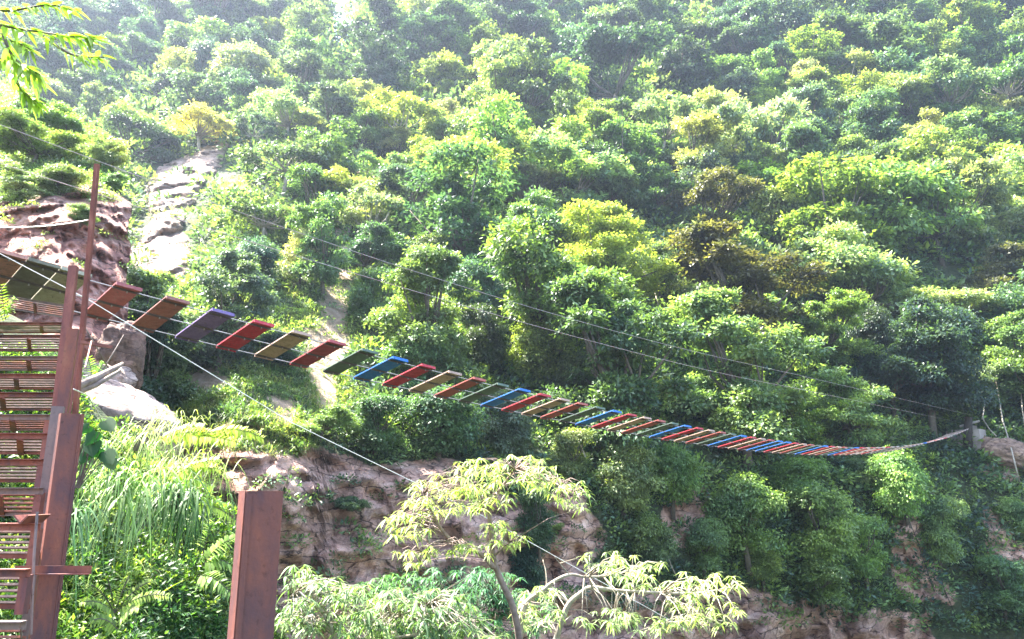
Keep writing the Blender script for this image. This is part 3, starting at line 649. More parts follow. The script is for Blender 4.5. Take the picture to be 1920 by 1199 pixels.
def tree(base, width, hue, style, label=None, group=None, near=False, sq=1.0, stems=None):
    vs = VAR['near_'+style] if near and 'near_'+style in VAR else VAR[style]
    cm, tm = vs[random.randrange(len(vs))]
    t = thing('tree', label, 'tree', tuple(base), group, random.uniform(0, 6.28)); s = width/5.9
    t.scale = (s*random.uniform(.88, 1.15), s*random.uniform(.88, 1.15), s*sq); t.rotation_euler[0] = random.uniform(-.10, .10); t.rotation_euler[1] = random.uniform(-.08, .08)
    c = bpy.data.objects.new('crown', cm); C.objects.link(c); c.parent = t
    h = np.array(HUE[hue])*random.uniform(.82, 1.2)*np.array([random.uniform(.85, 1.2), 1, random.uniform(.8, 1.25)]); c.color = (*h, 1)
    k = bpy.data.objects.new('trunk', tm); C.objects.link(k); k.parent = t
    t['_px'] = 0
    return t
def tree_px(cx, cy_, wpx, hue, style, label, samp=terr, **kw):
    """crown centre and width as seen in the photo; the root is on the slope below it"""
    rise = {'tall': .8, 'umbrella': .62, 'airy': .55, 'round': .5, 'layered': .5, 'shaggy': .42}[style]*kw.get('sq', 1)
    b = samp(np.array(float(cx)), np.array(float(cy_+wpx*rise))); zf = px_of(b)[2]
    if cy_ > 790 and cx > 1000: u_ = b/np.linalg.norm(b); b = b-u_*(wpx*zf/F*.22)-np.array([0, 0, .14*wpx*zf/F])
    return tree(b, wpx*zf/F*1.04, hue, style, label, **kw)
KEY = [ # x, y, width, hue, style, squash, label
 (372,232,118,'gold','umbrella',.8,'golden yellow crowned tree on pale rock outcrop, high at the left'),
 (1785,155,160,'pale','umbrella',.9,'wide flat topped pale green tree standing out near the upper right corner'),
 (240,262,110,'deep','round',1,'very dark rounded tree in the ravine left of the golden yellow tree'),
 (235,215,95,'yellow','umbrella',.8,'bright yellow green flat crown just above the very dark ravine tree'),
 (850,395,220,'bluish','tall',.9,'tall dark bluish tree with a pale rim, middle of the slope above the bridge'),
 (1160,135,190,'deep','round',1,'broad dark tree mass high on the slope left of the white stemmed tree'),
 (1290,130,170,'deep','shaggy',.9,'dark shaggy tree high on the slope just below the top edge'),
 (1520,290,130,'bluish','round',1,'dark domed tree with visible grey limbs, below the upper right tree line'),
 (1243,225,130,'pale','airy',1.1,'thin tree with a white forked stem showing high on the slope'),
 (1350,215,130,'pale','airy',1,'sparse pale tree with crooked stem right of the white forked one'),
 (1400,530,260,'brown','tall',.85,'large brownish olive tree in the middle of the right slope'),
 (1330,400,150,'brown','round',.9,'smaller brownish leaved crown above the large brownish olive tree'),
 (1320,590,170,'brown','layered',.9,'straggly brown green tree below the large brownish olive one'),
 (1865,520,150,'brown','round',1,'brown leaved sparse tree at the right edge'),
 (1640,510,260,'pale','round',.9,'big light green tree with drooping leaf tufts on the right slope'),
 (1790,570,180,'pale','umbrella',.7,'light green spreading tree right of the big drooping one'),
 (1150,470,220,'yellow','tall',.9,'bright yellow green tree left of the brownish olive one'),
 (1130,510,150,'yellow','shaggy',1.1,'yellow green tree with leafy sides hanging towards the hand cables'),
 (1240,500,140,'mid','layered',1,'mid green tree between the yellow green and brown ones'),
 (1555,620,160,'fresh','tall',.8,'bright fresh tree in front of the dark hollow at the right'),
 (1600,760,190,'fresh','layered',.9,'leafy green tree just above the lowest stretch of the bridge'),
 (1500,770,170,'fresh','layered',.8,'light green bushy tree over the sagging bridge, left of its lowest point'),
 (1340,755,160,'fresh','round',.8,'rounded green tree close above the striped middle planks'),
 (1260,740,100,'fresh','layered',.8,'small light green tree behind the planks at centre right'),
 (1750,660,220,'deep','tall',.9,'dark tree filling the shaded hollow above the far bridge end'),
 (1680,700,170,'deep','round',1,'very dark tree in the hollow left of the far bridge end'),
 (1840,720,150,'bluish','layered',.8,'grey green tree hanging over the far bridge end'),
 (1640,640,120,'deep','shaggy',1.1,'dark narrow tree behind the bright fresh one'),
 (940,500,150,'mid','layered',1,'mid green tree under the upper hand cable near the centre'),
 (1050,440,200,'mid','round',1,'large grey green tree left of the bright yellow green one'),
 (900,560,150,'bluish','shaggy',1,'dusky tree behind the crossing of the hand cables'),
 (900,640,150,'deep','shaggy',1,'dark vine draped tree above the planks at centre'),
 (1020,660,190,'fresh','shaggy',.8,'vine covered green mound tree above the tan plank at centre'),
 (1080,720,140,'mid','shaggy',.8,'tangled olive thicket tree just above the planks'),
 (1150,760,130,'deep','round',.9,'dark tree behind the blue planks'),
 (760,690,160,'mid','shaggy',.8,'green bushy tree directly above the blue and red planks left of centre'),
 (680,470,130,'bluish','round',.9,'dark green bush tree right of the bare grassy streak'),
 (700,560,150,'mid','shaggy',.8,'green tree right of the grassy streak, above the dark green plank'),
 (800,500,130,'mid','shaggy',.9,'mid green tree left of the tall dark bluish one'),
 (530,290,150,'bluish','umbrella',.9,'grey green spreading tree high on the slope below the glare'),
 (490,400,130,'mid','umbrella',.8,'low spreading tree with dark stems left of centre'),
 (470,500,150,'bluish','shaggy',.7,'dark bushy tree behind the wires at centre left'),
 (370,650,140,'bluish','shaggy',.7,'dark blue green bush tree below the purple plank'),
 (510,660,120,'deep','shaggy',.6,'dark bush below the red plank at left'),
 (820,800,210,'mid','shaggy',.7,'dark hanging bush mass below the tan planks at centre'),
 (700,800,170,'mid','shaggy',.7,'green hanging bush mass below the left half of the planks'),
 (950,800,170,'bluish','shaggy',.8,'deep shaded bush below the planks, over the cliff edge'),
 (600,790,110,'fresh','round',.7,'light green bush beside the pale earth patch at the cliff top'),
 (1070,840,130,'fresh','shaggy',.8,'light leafy bush below the blue planks'),
 (1170,880,150,'fresh','shaggy',.9,'fresh green hanging bush left of the shaded cliff'),
 (1260,880,130,'fresh','shaggy',.9,'green creeper mass on the cliff under the middle planks'),
 (1400,950,190,'fresh','shaggy',.8,'large leafy creeper on the cliff under the bridge'),
 (1530,960,190,'fresh','shaggy',.8,'leafy green bush spilling down the cliff below the lowest planks'),
 (1500,890,170,'fresh','shaggy',.6,'fresh leafed bush directly under the lowest stretch of the bridge'),
 (1620,1010,150,'fresh','shaggy',.8,'green hanging bush on the cliff at the right'),
 (1430,1045,110,'fresh','shaggy',.7,'bright green rounded bush low on the cliff at the right'),
 (1700,900,140,'yellow','shaggy',1,'light creeper falling below the right part of the bridge'),
 (1760,980,130,'fresh','shaggy',1,'creeper covered bush at the right of the cliff'),
 (1640,880,110,'fresh','round',.8,'dark green bush close under the bridge, right of its lowest point'),
 (1905,960,90,'fresh','shaggy',.8,'bright green bush at the right edge below the bank'),
 (1880,1080,130,'mid','shaggy',.8,'dark bush in the lower right corner'),
 (1320,1010,120,'mid','shaggy',.8,'dark bush on the shaded cliff at lower right of centre'),
 (1540,1075,150,'mid','shaggy',.6,'dark overhanging bush at the foot of the right cliff'),
 (1215,1010,120,'mid','shaggy',.9,'grey green creeper on the cliff above the foreground branches'),
 (1010,960,100,'deep','shaggy',1.2,'dark vertical strip of shrubs down the cliff behind the foreground tree'),
 (990,1060,110,'deep','shaggy',.9,'dark shrub low on the cliff behind the fork of the foreground tree'),
 (650,948,72,'mid','round',.75,'small dark green shrub alone on the pink cliff face'),
 (1030,990,40,'fresh','round',.9,'tiny green tuft shrub on the cliff right of the foreground tree'),
]
placed = []
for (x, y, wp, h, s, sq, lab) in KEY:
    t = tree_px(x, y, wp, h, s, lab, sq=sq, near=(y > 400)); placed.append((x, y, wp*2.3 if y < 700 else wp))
# trees on top of the left bluff
for (x, y, wp, h, s, sq, lab) in [(60,262,150,'yellow','round',.7,'yellow green bush on top of the left bluff, at the picture edge'),(120,235,130,'fresh','round',.8,'fresh green bush at the back of the bluff top'),
     (195,290,100,'pale','layered',.8,'pale leafy bush at the right corner of the bluff top'),(30,330,130,'pale','layered',.6,'low pale bush on the bluff above the red rock'),
     (110,320,130,'fresh','shaggy',.5,'green bush hanging over the red rock of the bluff'),(20,210,120,'mid','round',.8,'mid green bush at the left edge above the bluff'),(215,340,60,'fresh','shaggy',.7,'small bush on the bluff edge behind the tall thin pole'),
     (150,395,70,'fresh','shaggy',.6,'bright small bush growing out of the red rock by the thin pole')]:
    b = bterr(x, min(y+wp*.35, 420)); zf = px_of(b)[2]; tree(b, wp*zf/F*1.0, h, s, lab, near=True, sq=sq)
# the rest of the forest, each tree on its own root
ROWS = [(20, 100, 'near the top edge'), (100, 170, 'high on the slope'), (170, 240, 'on the hill shoulder'), (240, 320, 'on the upper slope'), (320, 420, 'halfway up the slope'), (420, 540, 'above the hand cables'), (540, 700, 'close above the bridge'), (700, 1200, 'near the cliff edge')]
COLS = [(-60, 200, 'at the far left'), (200, 420, 'behind the outcrop'), (420, 640, 'under the glare'), (640, 860, 'centre left'), (860, 1080, 'at the centre'), (1080, 1300, 'centre right'), (1300, 1520, 'right of centre'), (1520, 1740, 'towards the right'), (1740, 2000, 'at the far right')]
def zone(x, y):
    r = next((k for k, (a, b, _) in enumerate(ROWS) if a <= y < b), 0 if y < 20 else 7); c = next((k for k, (a, b, _) in enumerate(COLS) if a <= x < b), 0 if x < 0 else 8); return r, c
def forest_ok(x, y):
    if y > 700: return False
    if inside_dist(x, y, GRASS) > -5: return False
    if x < 255 and y > 205-(x < 60)*40: return False
    if abs(x-640) < 62 and y < 150: return False
    if abs(x-365) < 75 and 190 < y < 300: return False
    for p in ([(428,255),(440,300),(400,400),(370,530),(230,540),(240,440),(260,380),(280,320)],): 
        if inside_dist(x, y, p) > -34: return False
    for p in ROCKS+EARTH:
        if inside_dist(x, y, p) > -4: return False
    return True
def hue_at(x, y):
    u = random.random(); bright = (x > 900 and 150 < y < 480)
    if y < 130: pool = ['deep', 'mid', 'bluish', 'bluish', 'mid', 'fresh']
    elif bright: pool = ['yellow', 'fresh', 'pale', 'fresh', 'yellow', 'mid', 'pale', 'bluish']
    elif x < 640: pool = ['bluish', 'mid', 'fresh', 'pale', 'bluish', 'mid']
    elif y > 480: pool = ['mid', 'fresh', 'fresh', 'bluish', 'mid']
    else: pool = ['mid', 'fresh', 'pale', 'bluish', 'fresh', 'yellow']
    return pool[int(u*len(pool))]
rest = []; tries = 0
while tries < 26000 and len(rest) < 262:
    tries += 1
    x = random.uniform(-30, 1950); y = -10+710*random.random()**1.25
    sep = float(np.interp(y, [0, 200, 400, 700], [40, 47, 64, 84]))
    if x > 950 and y > 360: sep *= 1.3
    if not forest_ok(x, y): continue
    if any((x-a)**2+((y-b)*1.25)**2 < (sep*.66+wp*.12)**2 for a, b, wp in placed): continue
    wp = sep*(1.3+1.9*random.random()**1.3); placed.append((x, y, wp))
    st_ = random.choice(['round', 'round', 'tall', 'umbrella', 'tall', 'shaggy', 'airy', 'round', 'layered', 'tall'])
    if y > 470 and st_ in ('airy', 'umbrella'): st_ = 'tall'
    rest.append((x, y, wp, hue_at(x, y), st_))
zones = {}
for k, q in enumerate(rest): zones.setdefault((zone(q[0], q[1]), q[3], q[4]), []).append(k)
for (zc, h, s), ks in zones.items():
    ks.sort(key=lambda k: rest[k][0]); nz = len(ks)
    for n_, k in enumerate(ks):
        x, y, wp, _, _ = rest[k]
        pre = '' if nz == 1 else ({2: ['left of two ', 'right of two '], 3: ['leftmost of three ', 'middle of three ', 'rightmost of three ']}.get(nz, ['']*nz)[n_])
        core = f"{WORD[h]} {SWORD[s]} tree{'s' if pre else ''} {ROWS[zc[0]][2]} {COLS[zc[1]][2]}".replace('tall crowned', 'tall').replace('near the cliff edge', 'near the cliff').replace('vine draped ', '').replace('halfway up the slope', 'halfway up')
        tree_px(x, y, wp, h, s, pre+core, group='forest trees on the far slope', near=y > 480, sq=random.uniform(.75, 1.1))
print('forest trees', len(rest), 'tries', tries)

# ------------------------------------------------------------------ shrubs, creepers and grass covering the slopes: uncountable
def shrub_template(r, n=120):
    d = rdir(n, r); d[:, 2] = np.abs(d[:, 2]); p = d*r.uniform(.55, 1, (n, 1))*np.array([1, 1, .75]); A = d+rdir(n, r)*.7; A[:, 2] -= .2; N = d*.6+np.array([0, 0, .8])+rdir(n, r)*.5
    return p, A, N
def cover(name, label, pts, sizes, cols, n_leaf, leaf, mat_, seed=5, asp=.5):
    r = np.random.default_rng(seed); T = [shrub_template(r, n_leaf) for _ in range(12)]; Vs = []; Cs = []; Ls = []
    for i in range(12):
        idx = np.arange(i, len(pts), 12)
        if not len(idx): continue
        p, A, N = T[i]; a = r.uniform(0, 6.283, len(idx)); ca, sa = np.cos(a), np.sin(a)
        def rot(v): return np.stack([v[None, :, 0]*ca[:, None]-v[None, :, 1]*sa[:, None], v[None, :, 0]*sa[:, None]+v[None, :, 1]*ca[:, None], np.repeat(v[None, :, 2], len(idx), 0)], -1)
        P = rot(p)*sizes[idx][:, None, None]+pts[idx][:, None]; s = (leaf*sizes[idx])[:, None]*r.uniform(.6, 1.3, (len(idx), n_leaf))
        V = leaf_cards(P.reshape(-1, 3), rot(A).reshape(-1, 3), rot(N).reshape(-1, 3), s.ravel(), s.ravel()*asp); Vs.append(V)
        Cs.append(np.repeat(cols[idx], n_leaf*4, 0)); Ls.append(r.uniform(0, 1, len(idx)*n_leaf))
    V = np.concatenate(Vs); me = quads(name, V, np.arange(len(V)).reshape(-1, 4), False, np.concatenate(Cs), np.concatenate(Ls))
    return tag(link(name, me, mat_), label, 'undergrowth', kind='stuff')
HU = np.array([HUE[k] for k in ('fresh', 'mid', 'deep', 'bluish', 'yellow', 'pale')])
r5 = np.random.default_rng(55)
N_ = 12500; cx = r5.uniform(-120, 2040, N_); cyy = r5.uniform(-60, 1180, N_)
rk, ea = masks(cx, cyy); gr = inside_dist(cx, cyy, GRASS)
out = inside_dist(cx, cyy, [(428,255),(440,300),(400,400),(370,530),(230,540),(240,440),(260,380),(280,320)])
keep = ((rk < -2) | (r5.random(N_) < np.where(cx > 1120, .35, .07))) & ((ea < 2) | (r5.random(N_) < .2)) & ((out < 2) | (r5.random(N_) < .07)) & (cyy > ytop(cx)+16)
cx, cyy, gr = cx[keep], cyy[keep], gr[keep]; pts = terr(cx, cyy); zf = px_of(pts)[2]
szs = np.clip(r5.uniform(16, 46, len(pts))*zf/F, .25, 3.6)*np.where(gr > 0, .55, 1)*np.where(cyy > 780, .8, 1)
ci = np.where(gr > 0, r5.choice([0, 4, 5, 0, 4], len(pts)), np.where(cyy > 600, r5.choice([1, 2, 3, 0, 1, 0], len(pts)), r5.choice([0, 1, 3, 4, 5, 1], len(pts))))
cc = HU[ci]*r5.uniform(.7, 1.25, (len(pts), 1))
cover('shrub_cover', 'low shrubs and creepers covering the far slope between the trees', pts-np.array([0, 0, .1]), szs, cc, 90, .30, COVER)
# bluff cover
bxx = r5.uniform(-200, 240, 1500); byy2 = r5.uniform(110, 560, 1500); ok = (bxx < np.interp(byy2, EY, EX)-2) & ((byy2 < 378-(bxx > 60)*10+18*np.sin(bxx/25)) | (r5.random(1500) < .05))
bxx, byy2 = bxx[ok], byy2[ok]; pts = bterr(bxx, byy2); zf = px_of(pts)[2]
cover('shrub_cover', 'leafy scrub on top of the left bluff', pts, np.clip(r5.uniform(12, 26, len(pts))*zf/F, .12, .8), HU[r5.choice([0, 4, 5, 0, 1], len(pts))]*r5.uniform(.8, 1.3, (len(pts), 1)), 100, .25, COVER, 6)
# grass tufts on the open streak of the slope
gxx = r5.uniform(300, 700, 5000); gyy = r5.uniform(420, 870, 5000); ok = (inside_dist(gxx, gyy, GRASS) > -10) & (masks(gxx, gyy)[1] < 4)
gxx, gyy = gxx[ok][:2600], gyy[ok][:2600]; gp = terr(gxx, gyy); nb_ = 14
A = rdir(len(gp)*nb_, r5); A[:, 2] = np.abs(A[:, 2])+.5
Vg, Qg = strips(np.repeat(gp, nb_, 0)+r5.normal(size=(len(gp)*nb_, 3))*.08, A, r5.uniform(.3, .75, len(gp)*nb_), r5.uniform(.03, .06, len(gp)*nb_), r5.uniform(.3, .9, len(gp)*nb_), 2)
gc = np.array([(.16, .22, .07), (.22, .24, .10), (.10, .18, .05)])[r5.choice(3, len(gp))]
me = quads('slope_grass', Vg, Qg, False, np.repeat(gc, nb_*6, 0), r5.uniform(0, 1, len(Qg)))
tag(link('slope_grass', me, COVER), 'pale tufted grass on the open streak of the far slope', 'grass', kind='stuff')
# hanging stems and lianas
def vine(label, pix, r_, m_=None, cat='liana', name='hanging_vine', off=0):
    P = []
    for (x, y, D) in pix: P.append(av(x, y, D))
    return tag(MB().tube(P, r_, 5).build(name, m_ or PALEBARK, smooth=True), label, cat)
def DD(x, y, d=1.5): return (x, y, float(px_of(terr(np.array(float(x)), np.array(float(y))))[2])-d)
for lab, ps, r_, *mm_ in [
   ('pale twisted liana falling past the right of the concrete anchor', [(1862,690),(1872,740),(1880,790),(1893,830),(1903,870),(1912,905)], .055),
   ('pale liana at the right edge above the bank', [(1918,690),(1914,730),(1917,770),(1922,800)], .045),
   ('thin curved vine over the boulder by the anchor', [(1840,730),(1846,760),(1842,785),(1855,805),(1868,818)], .05),
   ('thin forked vine hanging above the middle hand cable', [(1165,628),(1175,655),(1185,672),(1192,690)], .04),
   ('bare root hanging under the blue planks at centre', [(1084,803),(1082,822),(1090,838),(1098,858)], .035),
   ('long thin root down the brown cliff at the right', [(1700,965),(1718,1010),(1735,1060),(1752,1110)], .022, DARKWOOD),
   ('second thin root further right on the brown cliff', [(1738,1010),(1758,1060),(1772,1110),(1790,1150)], .02, DARKWOOD),
   ('slanting root on the cliff left of the large creeper', [(1245,1025),(1258,1060),(1272,1090)], .035),
   ('white forked stem of the thin tree high on the slope right of centre', [(1248,262),(1246,240),(1243,222),(1236,205)], .11),
   ('crooked pale stem standing right of the white forked one', [(1347,262),(1345,248),(1338,236),(1341,222)], .13),
   ('pair of dark slanting stems in the low tree left of centre', [(500,440),(492,420),(486,408)], .10),
   ('tall thin pale trunk among the hazy trees near the top left of centre', [(586,165),(585,140),(584,118)], .09),
   ('dark curved limb standing above the big drooping tree at the right', [(1650,450),(1662,425),(1660,395),(1655,370)], .10),
   ('pale bare stem in the middle of the shaded thicket', [(1225,540),(1235,575),(1242,610)], .05)]:
    vine(lab, [DD(x, y, 3.2 if y < 900 else 1.2) for x, y in ps], r_, *mm_)
# ------------------------------------------------------------------ foreground trees and plants
MAUVE = bark_mat('mauve_bark', (.13, .085, .08), (.34, .25, .22), 12)
def catmull(P, n=5):
    P = [np.asarray(p, float) for p in P]; Q = [2*P[0]-P[1]]+P+[2*P[-1]-P[-2]]; out = []
    for i in range(1, len(Q)-2):
        for k in range(n):
            t = k/n; out.append(.5*((2*Q[i])+(-Q[i-1]+Q[i+1])*t+(2*Q[i-1]-5*Q[i]+4*Q[i+1]-Q[i+2])*t*t+(-Q[i-1]+3*Q[i]-3*Q[i+1]+Q[i+2])*t**3))
    return out+[P[-1]]
def whorls(Cn, per, L, W, r, droop=(.35, .95), updir=None):
    """rosettes of long drooping leaves at every twig tip"""
    n = len(Cn); b = np.repeat(Cn, per, 0); a = r.uniform(0, 6.283, n*per); el = r.uniform(-.35, .55, n*per)
    A = np.stack([np.cos(a)*np.cos(el), np.sin(a)*np.cos(el), np.sin(el)], -1)
    sc = np.repeat(r.uniform(.75, 1.2, n), per); Ls = L*sc*r.uniform(.7, 1.15, n*per)
    return strips(b+A*.01, A, Ls, W*sc*r.uniform(.8, 1.2, n*per), r.uniform(*droop, n*per), 4)
def fore_tree(name, label, D, branches, ell, hue, L, W, per=10, dens=1.0, seed=1, depth=.9, bark=None, cat='tree', shift=(0, 0)):
    r = np.random.default_rng(seed)
    B = []; m = MB(); tips = []
    for (pix, r0, r1, d0, d1) in branches:
        P = [at(x, y, D+d0+(d1-d0)*k/(len(pix)-1)) for k, (x, y) in enumerate(pix)]; P = catmull(P, 5); n = len(P)
        B += P; rr = [r0+(r1-r0)*k/(n-1) for k in range(n)]
        B_ = [Vector(p) for p in P]; tips.append((B_, rr))
    root = Vector(tips[0][0][0]); t = thing(name, label, cat, tuple(root))
    for P, rr in tips: m.tube([p-root for p in P], rr, 8)
    cl = []
    for (x, y, a, b) in ell:
        k = max(3, int(a*b*dens/95)); u = r.uniform(0, 6.283, k); q = np.sqrt(r.uniform(0, 1, k))
        cl.append(at(x+a*q*np.cos(u), y+b*q*np.sin(u), D+r.uniform(-depth, depth, k)))
    cl = np.concatenate(cl); Bn = np.array(B)
    for c in cl:                       # a twig from the nearest limb to each rosette
        d = np.linalg.norm(Bn-c, axis=1)+np.abs(Bn[:, 2]-c[2])*.3; j = d.argmin(); p = Vector(Bn[j]); q = Vector(c); md = p.lerp(q, .55)+Vector((0, 0, .06))
        m.tube([p-root, md-root, q-root], [.008, .006, .003], 4)
    m.build('trunk', bark or PALEBARK, t, smooth=True)
    V, Q = whorls(cl-np.array(root), per, L, W, r)
    me = quads('foliage', V, Q, True, fattr=np.repeat(r.uniform(0, 1, len(Q)//4), 4))
    o = link('crown', me, NEARLEAF, t); o.color = (*hue, 1); return t
fore_tree('foreground_tree', 'open forked tree with drooping pale yellow green leaves at bottom centre, trunk bending right', 9.0, [
  ([(985,1330),(975,1210),(962,1140),(940,1090),(926,1050),(922,1010),(918,965),(925,935),(942,912),(965,880)], .050, .014, .2, 0),
  ([(926,1065),(905,1042),(880,1028),(855,1018),(835,1002),(820,980),(808,955),(795,925)], .032, .01, 0, -.5),
  ([(942,912),(965,905),(1000,898),(1040,905),(1085,925)], .020, .007, 0, .5),
  ([(920,955),(900,935),(880,910),(862,880)], .016, .006, 0, .5),
  ([(930,1040),(945,1025),(955,1018)], .014, .008, 0, -.3),
  ([(855,1018),(820,1015),(790,1035)], .012, .006, -.3, -.5)],
  [(905,878,50,22),(980,880,75,28),(1060,918,45,24),(830,930,75,32),(905,930,60,24),(762,985,48,28),(775,1040,45,20),(935,985,45,16),(900,1030,60,14),(955,1008,30,14),(1085,945,20,12),(870,905,60,26),(1020,900,55,24),(790,955,50,20)],
  (.33, .40, .15), .125, .026, 9, 1.6, 3, bark=MAUVE)
fore_tree('foreground_tree', 'branching tree at the bottom right of centre with bare pale limbs and drooping leaf tufts', 10.0, [
  ([(1010,1350),(1035,1230),(1062,1142),(1090,1112),(1110,1102),(1160,1108),(1240,1112),(1310,1112),(1370,1102)], .05, .010, .2, .1),
  ([(985,1320),(975,1200),(985,1135),(1015,1110),(1040,1090),(1068,1078),(1095,1082)], .045, .016, -.4, -.4),
  ([(1095,1082),(1140,1080),(1185,1068)], .014, .006, -.4, .2), ([(1110,1102),(1106,1085),(1108,1070)], .012, .006, 0, -.2),
  ([(1025,1105),(1024,1075),(1018,1050)], .010, .005, -.4, -.2), ([(1068,1078),(1052,1060),(1040,1045)], .008, .004, -.4, -.5), ([(1240,1112),(1290,1150),(1330,1190)], .012, .006, 0, .3)],
  [(1130,1046,36,16),(1180,1062,66,20),(1225,1082,70,22),(1330,1095,58,20),(1290,1125,60,18),(1012,1118,42,20),(1340,1150,50,25),(1230,1165,90,22),(1010,1160,50,25),(1140,1160,60,20)],
  (.33, .39, .16), .135, .030, 10, 1.5, 4)
fore_tree('foreground_shrub', 'mass of drooping greyish green leaves along the bottom edge right of the lone post', 7.6, [
  ([(640,1400),(640,1260),(625,1190),(600,1140),(575,1100)], .04, .012, 0, 0), ([(640,1260),(690,1200),(740,1160),(800,1135)], .03, .01, 0, .2), ([(620,1180),(570,1150),(545,1120)], .02, .008, 0, -.2), ([(690,1200),(780,1190),(860,1160)], .02, .008, .1, .5)],
  [(565,1085,32,34),(615,1108,55,28),(690,1125,75,28),(790,1125,85,26),(860,1145,60,26),(560,1155,50,34),(660,1170,90,30),(780,1178,90,26),(890,1185,60,20)],
  (.17, .25, .10), .125, .024, 9, 1.8, 5, .7, cat='shrub')
fore_tree('foreground_shrub', 'dense fresh green bush rising from the gorge between the lone post and the forked tree', 13.0, [
  ([(860,1500),(850,1300),(830,1200),(800,1140)], .07, .02, 0, 0), ([(850,1300),(900,1200),(930,1140)], .04, .015, 0, .2), ([(840,1230),(740,1180),(700,1140)], .04, .015, 0, 0)],
  [(850,1082,100,20),(770,1095,80,22),(930,1100,60,28),(700,1110,60,24),(850,1125,140,30),(870,1180,160,34),(990,1140,50,30),(700,1170,80,30)],
  (.10, .22, .08), .15, .030, 11, 2.6, 6, 1.1, bark=BARK, cat='shrub')

# leafy branch reaching in at the upper left
r6 = np.random.default_rng(66)
def leaf_set(Cn, A, L, W, seg=4, droop=.25, r=r6):
    return strips(Cn, A, L, W, np.full(len(Cn), droop) if np.isscalar(droop) else droop, seg)
root = av(-260, 30, 3.6); t = thing('leafy_branch', 'bright green leafy branch hanging into the upper left corner', 'branch', tuple(root)); m = MB(); Cn = []; A = []
twigs = [[(-260,30),(-100,30),(0,48),(70,60),(130,68),(178,72)], [(0,48),(20,100),(45,125),(75,140)], [(-260,30),(-80,90),(0,110),(40,128),(70,150)], [(20,100),(30,150),(50,178),(70,192)], [(70,60),(120,95),(150,106),(195,108)], [(-80,90),(-20,70),(30,80),(60,95)], [(-60,20),(20,20),(90,10),(140,20)]]
for k, tw in enumerate(twigs):
    P = catmull([at(x, y, 3.6+.12*k) for x, y in tw], 8); n = len(P); m.tube([Vector(p)-root for p in P], [.010-.007*i/(n-1) for i in range(n)], 5)
    for i in range(int(n*.25), n):
        d = unit(P[min(i+1, n-1)]-P[max(i-1, 0)]+1e-6)
        for s in (-1, 1):
            if r6.random() < (1.0 if k != 4 or i > n*.6 else .2):
                Cn.append(P[i]-np.array(root)+r6.normal(size=3)*.008); A.append(d*.7+np.array([s*.25, r6.normal()*.5, -.35+s*.35+r6.normal()*.2]))
m.build('twig', BARK, t, smooth=True); Cn = np.array(Cn); A = np.array(A)
V, Q = leaf_set(Cn, A, r6.uniform(.055, .105, len(Cn)), r6.uniform(.024, .038, len(Cn)), 4, .25)
o = link('foliage', quads('foliage', V, Q, True, fattr=np.repeat(r6.uniform(0, 1, len(Cn)), 4)), NEARLEAF, t); o.color = (.34, .46, .08, 1)

# ground cover of the near bank
def near_pt(px, py):
    """walk along the view line until it meets the near bank"""
    px = np.atleast_1d(np.asarray(px, float)); py = np.atleast_1d(np.asarray(py, float)); D = np.full(px.shape, np.nan)
    for d in np.arange(3.2, 13, .08):
        P = at(px, py, np.full(px.shape, d)); hit = (P[:, 2] < zn(P[:, 0], P[:, 1])) & np.isnan(D); D[hit] = d
    return at(px, py, np.nan_to_num(D, nan=9.)), ~np.isnan(D)
gx = r6.uniform(-250, 560, 3600); gy = r6.uniform(660, 1260, 3600); P, ok = near_pt(gx, gy); okb = ok & ~((gx > 150) & (gx < 320) & (gy < 800)); P = P[okb]
print('near cover', len(P))
cc = np.array([(.12, .22, .05), (.17, .26, .05), (.08, .16, .04), (.24, .30, .07), (.04, .09, .03), (.05, .12, .04)])[r6.choice(6, len(P))]
cover('near_undergrowth', 'dense small leaved plants covering the near bank behind the posts', P-np.array([0, 0, .02]), r6.uniform(.07, .22, len(P)), cc, 70, .30, COVER, 9, .42)
# fine trailing grass all over the bank
P2 = np.repeat(P[r6.choice(len(P), 900)], 9, 0)+r6.normal(size=(8100, 3))*.05; A = rdir(8100, r6); A[:, 2] = np.abs(A[:, 2])+.3; A[:, 0] += .3
V, Q = strips(P2, A, r6.uniform(.15, .42, 8100), r6.uniform(.006, .012, 8100), r6.uniform(.6, 1.5, 8100), 4)
me = quads('trailing_grass', V, Q, True, np.repeat(np.array([(.24, .33, .10), (.32, .36, .14), (.14, .26, .07)])[r6.choice(3, 8100)], 10, 0), np.repeat(r6.uniform(0, 1, 8100), 4))
tag(link('trailing_grass', me, COVER), 'fine arching grass among the plants of the near bank', 'grass', kind='stuff')
def tussock(label, px, py, D, n, L, W, hue, spread=.1, droop=(1.0, 1.9), tilt=(.1, -.6, .6), name='grass_tussock'):
    c = av(px, py, D); t = thing(name, label, 'grass tuft', tuple(c)); r = np.random.default_rng(int(px*7+py)); A = rdir(n, r)*.75+np.array(tilt)
    V, Q = strips(r.normal(size=(n, 3))*spread*np.array([1, .4, .4]), A, L*r.uniform(.55, 1.1, n), W*r.uniform(.7, 1.2, n), r.uniform(*droop, n), 7)
    o = link('blades', quads('blades', V, Q, True, fattr=np.repeat(r.uniform(.1, .9, n), 7)), NEARLEAF, t); o.color = (*hue, 1)
    MB().tube([(0, 0, -.12), (0, 0, .02)], [.05, .03], 6).build('root_clump', BARK, t); return t
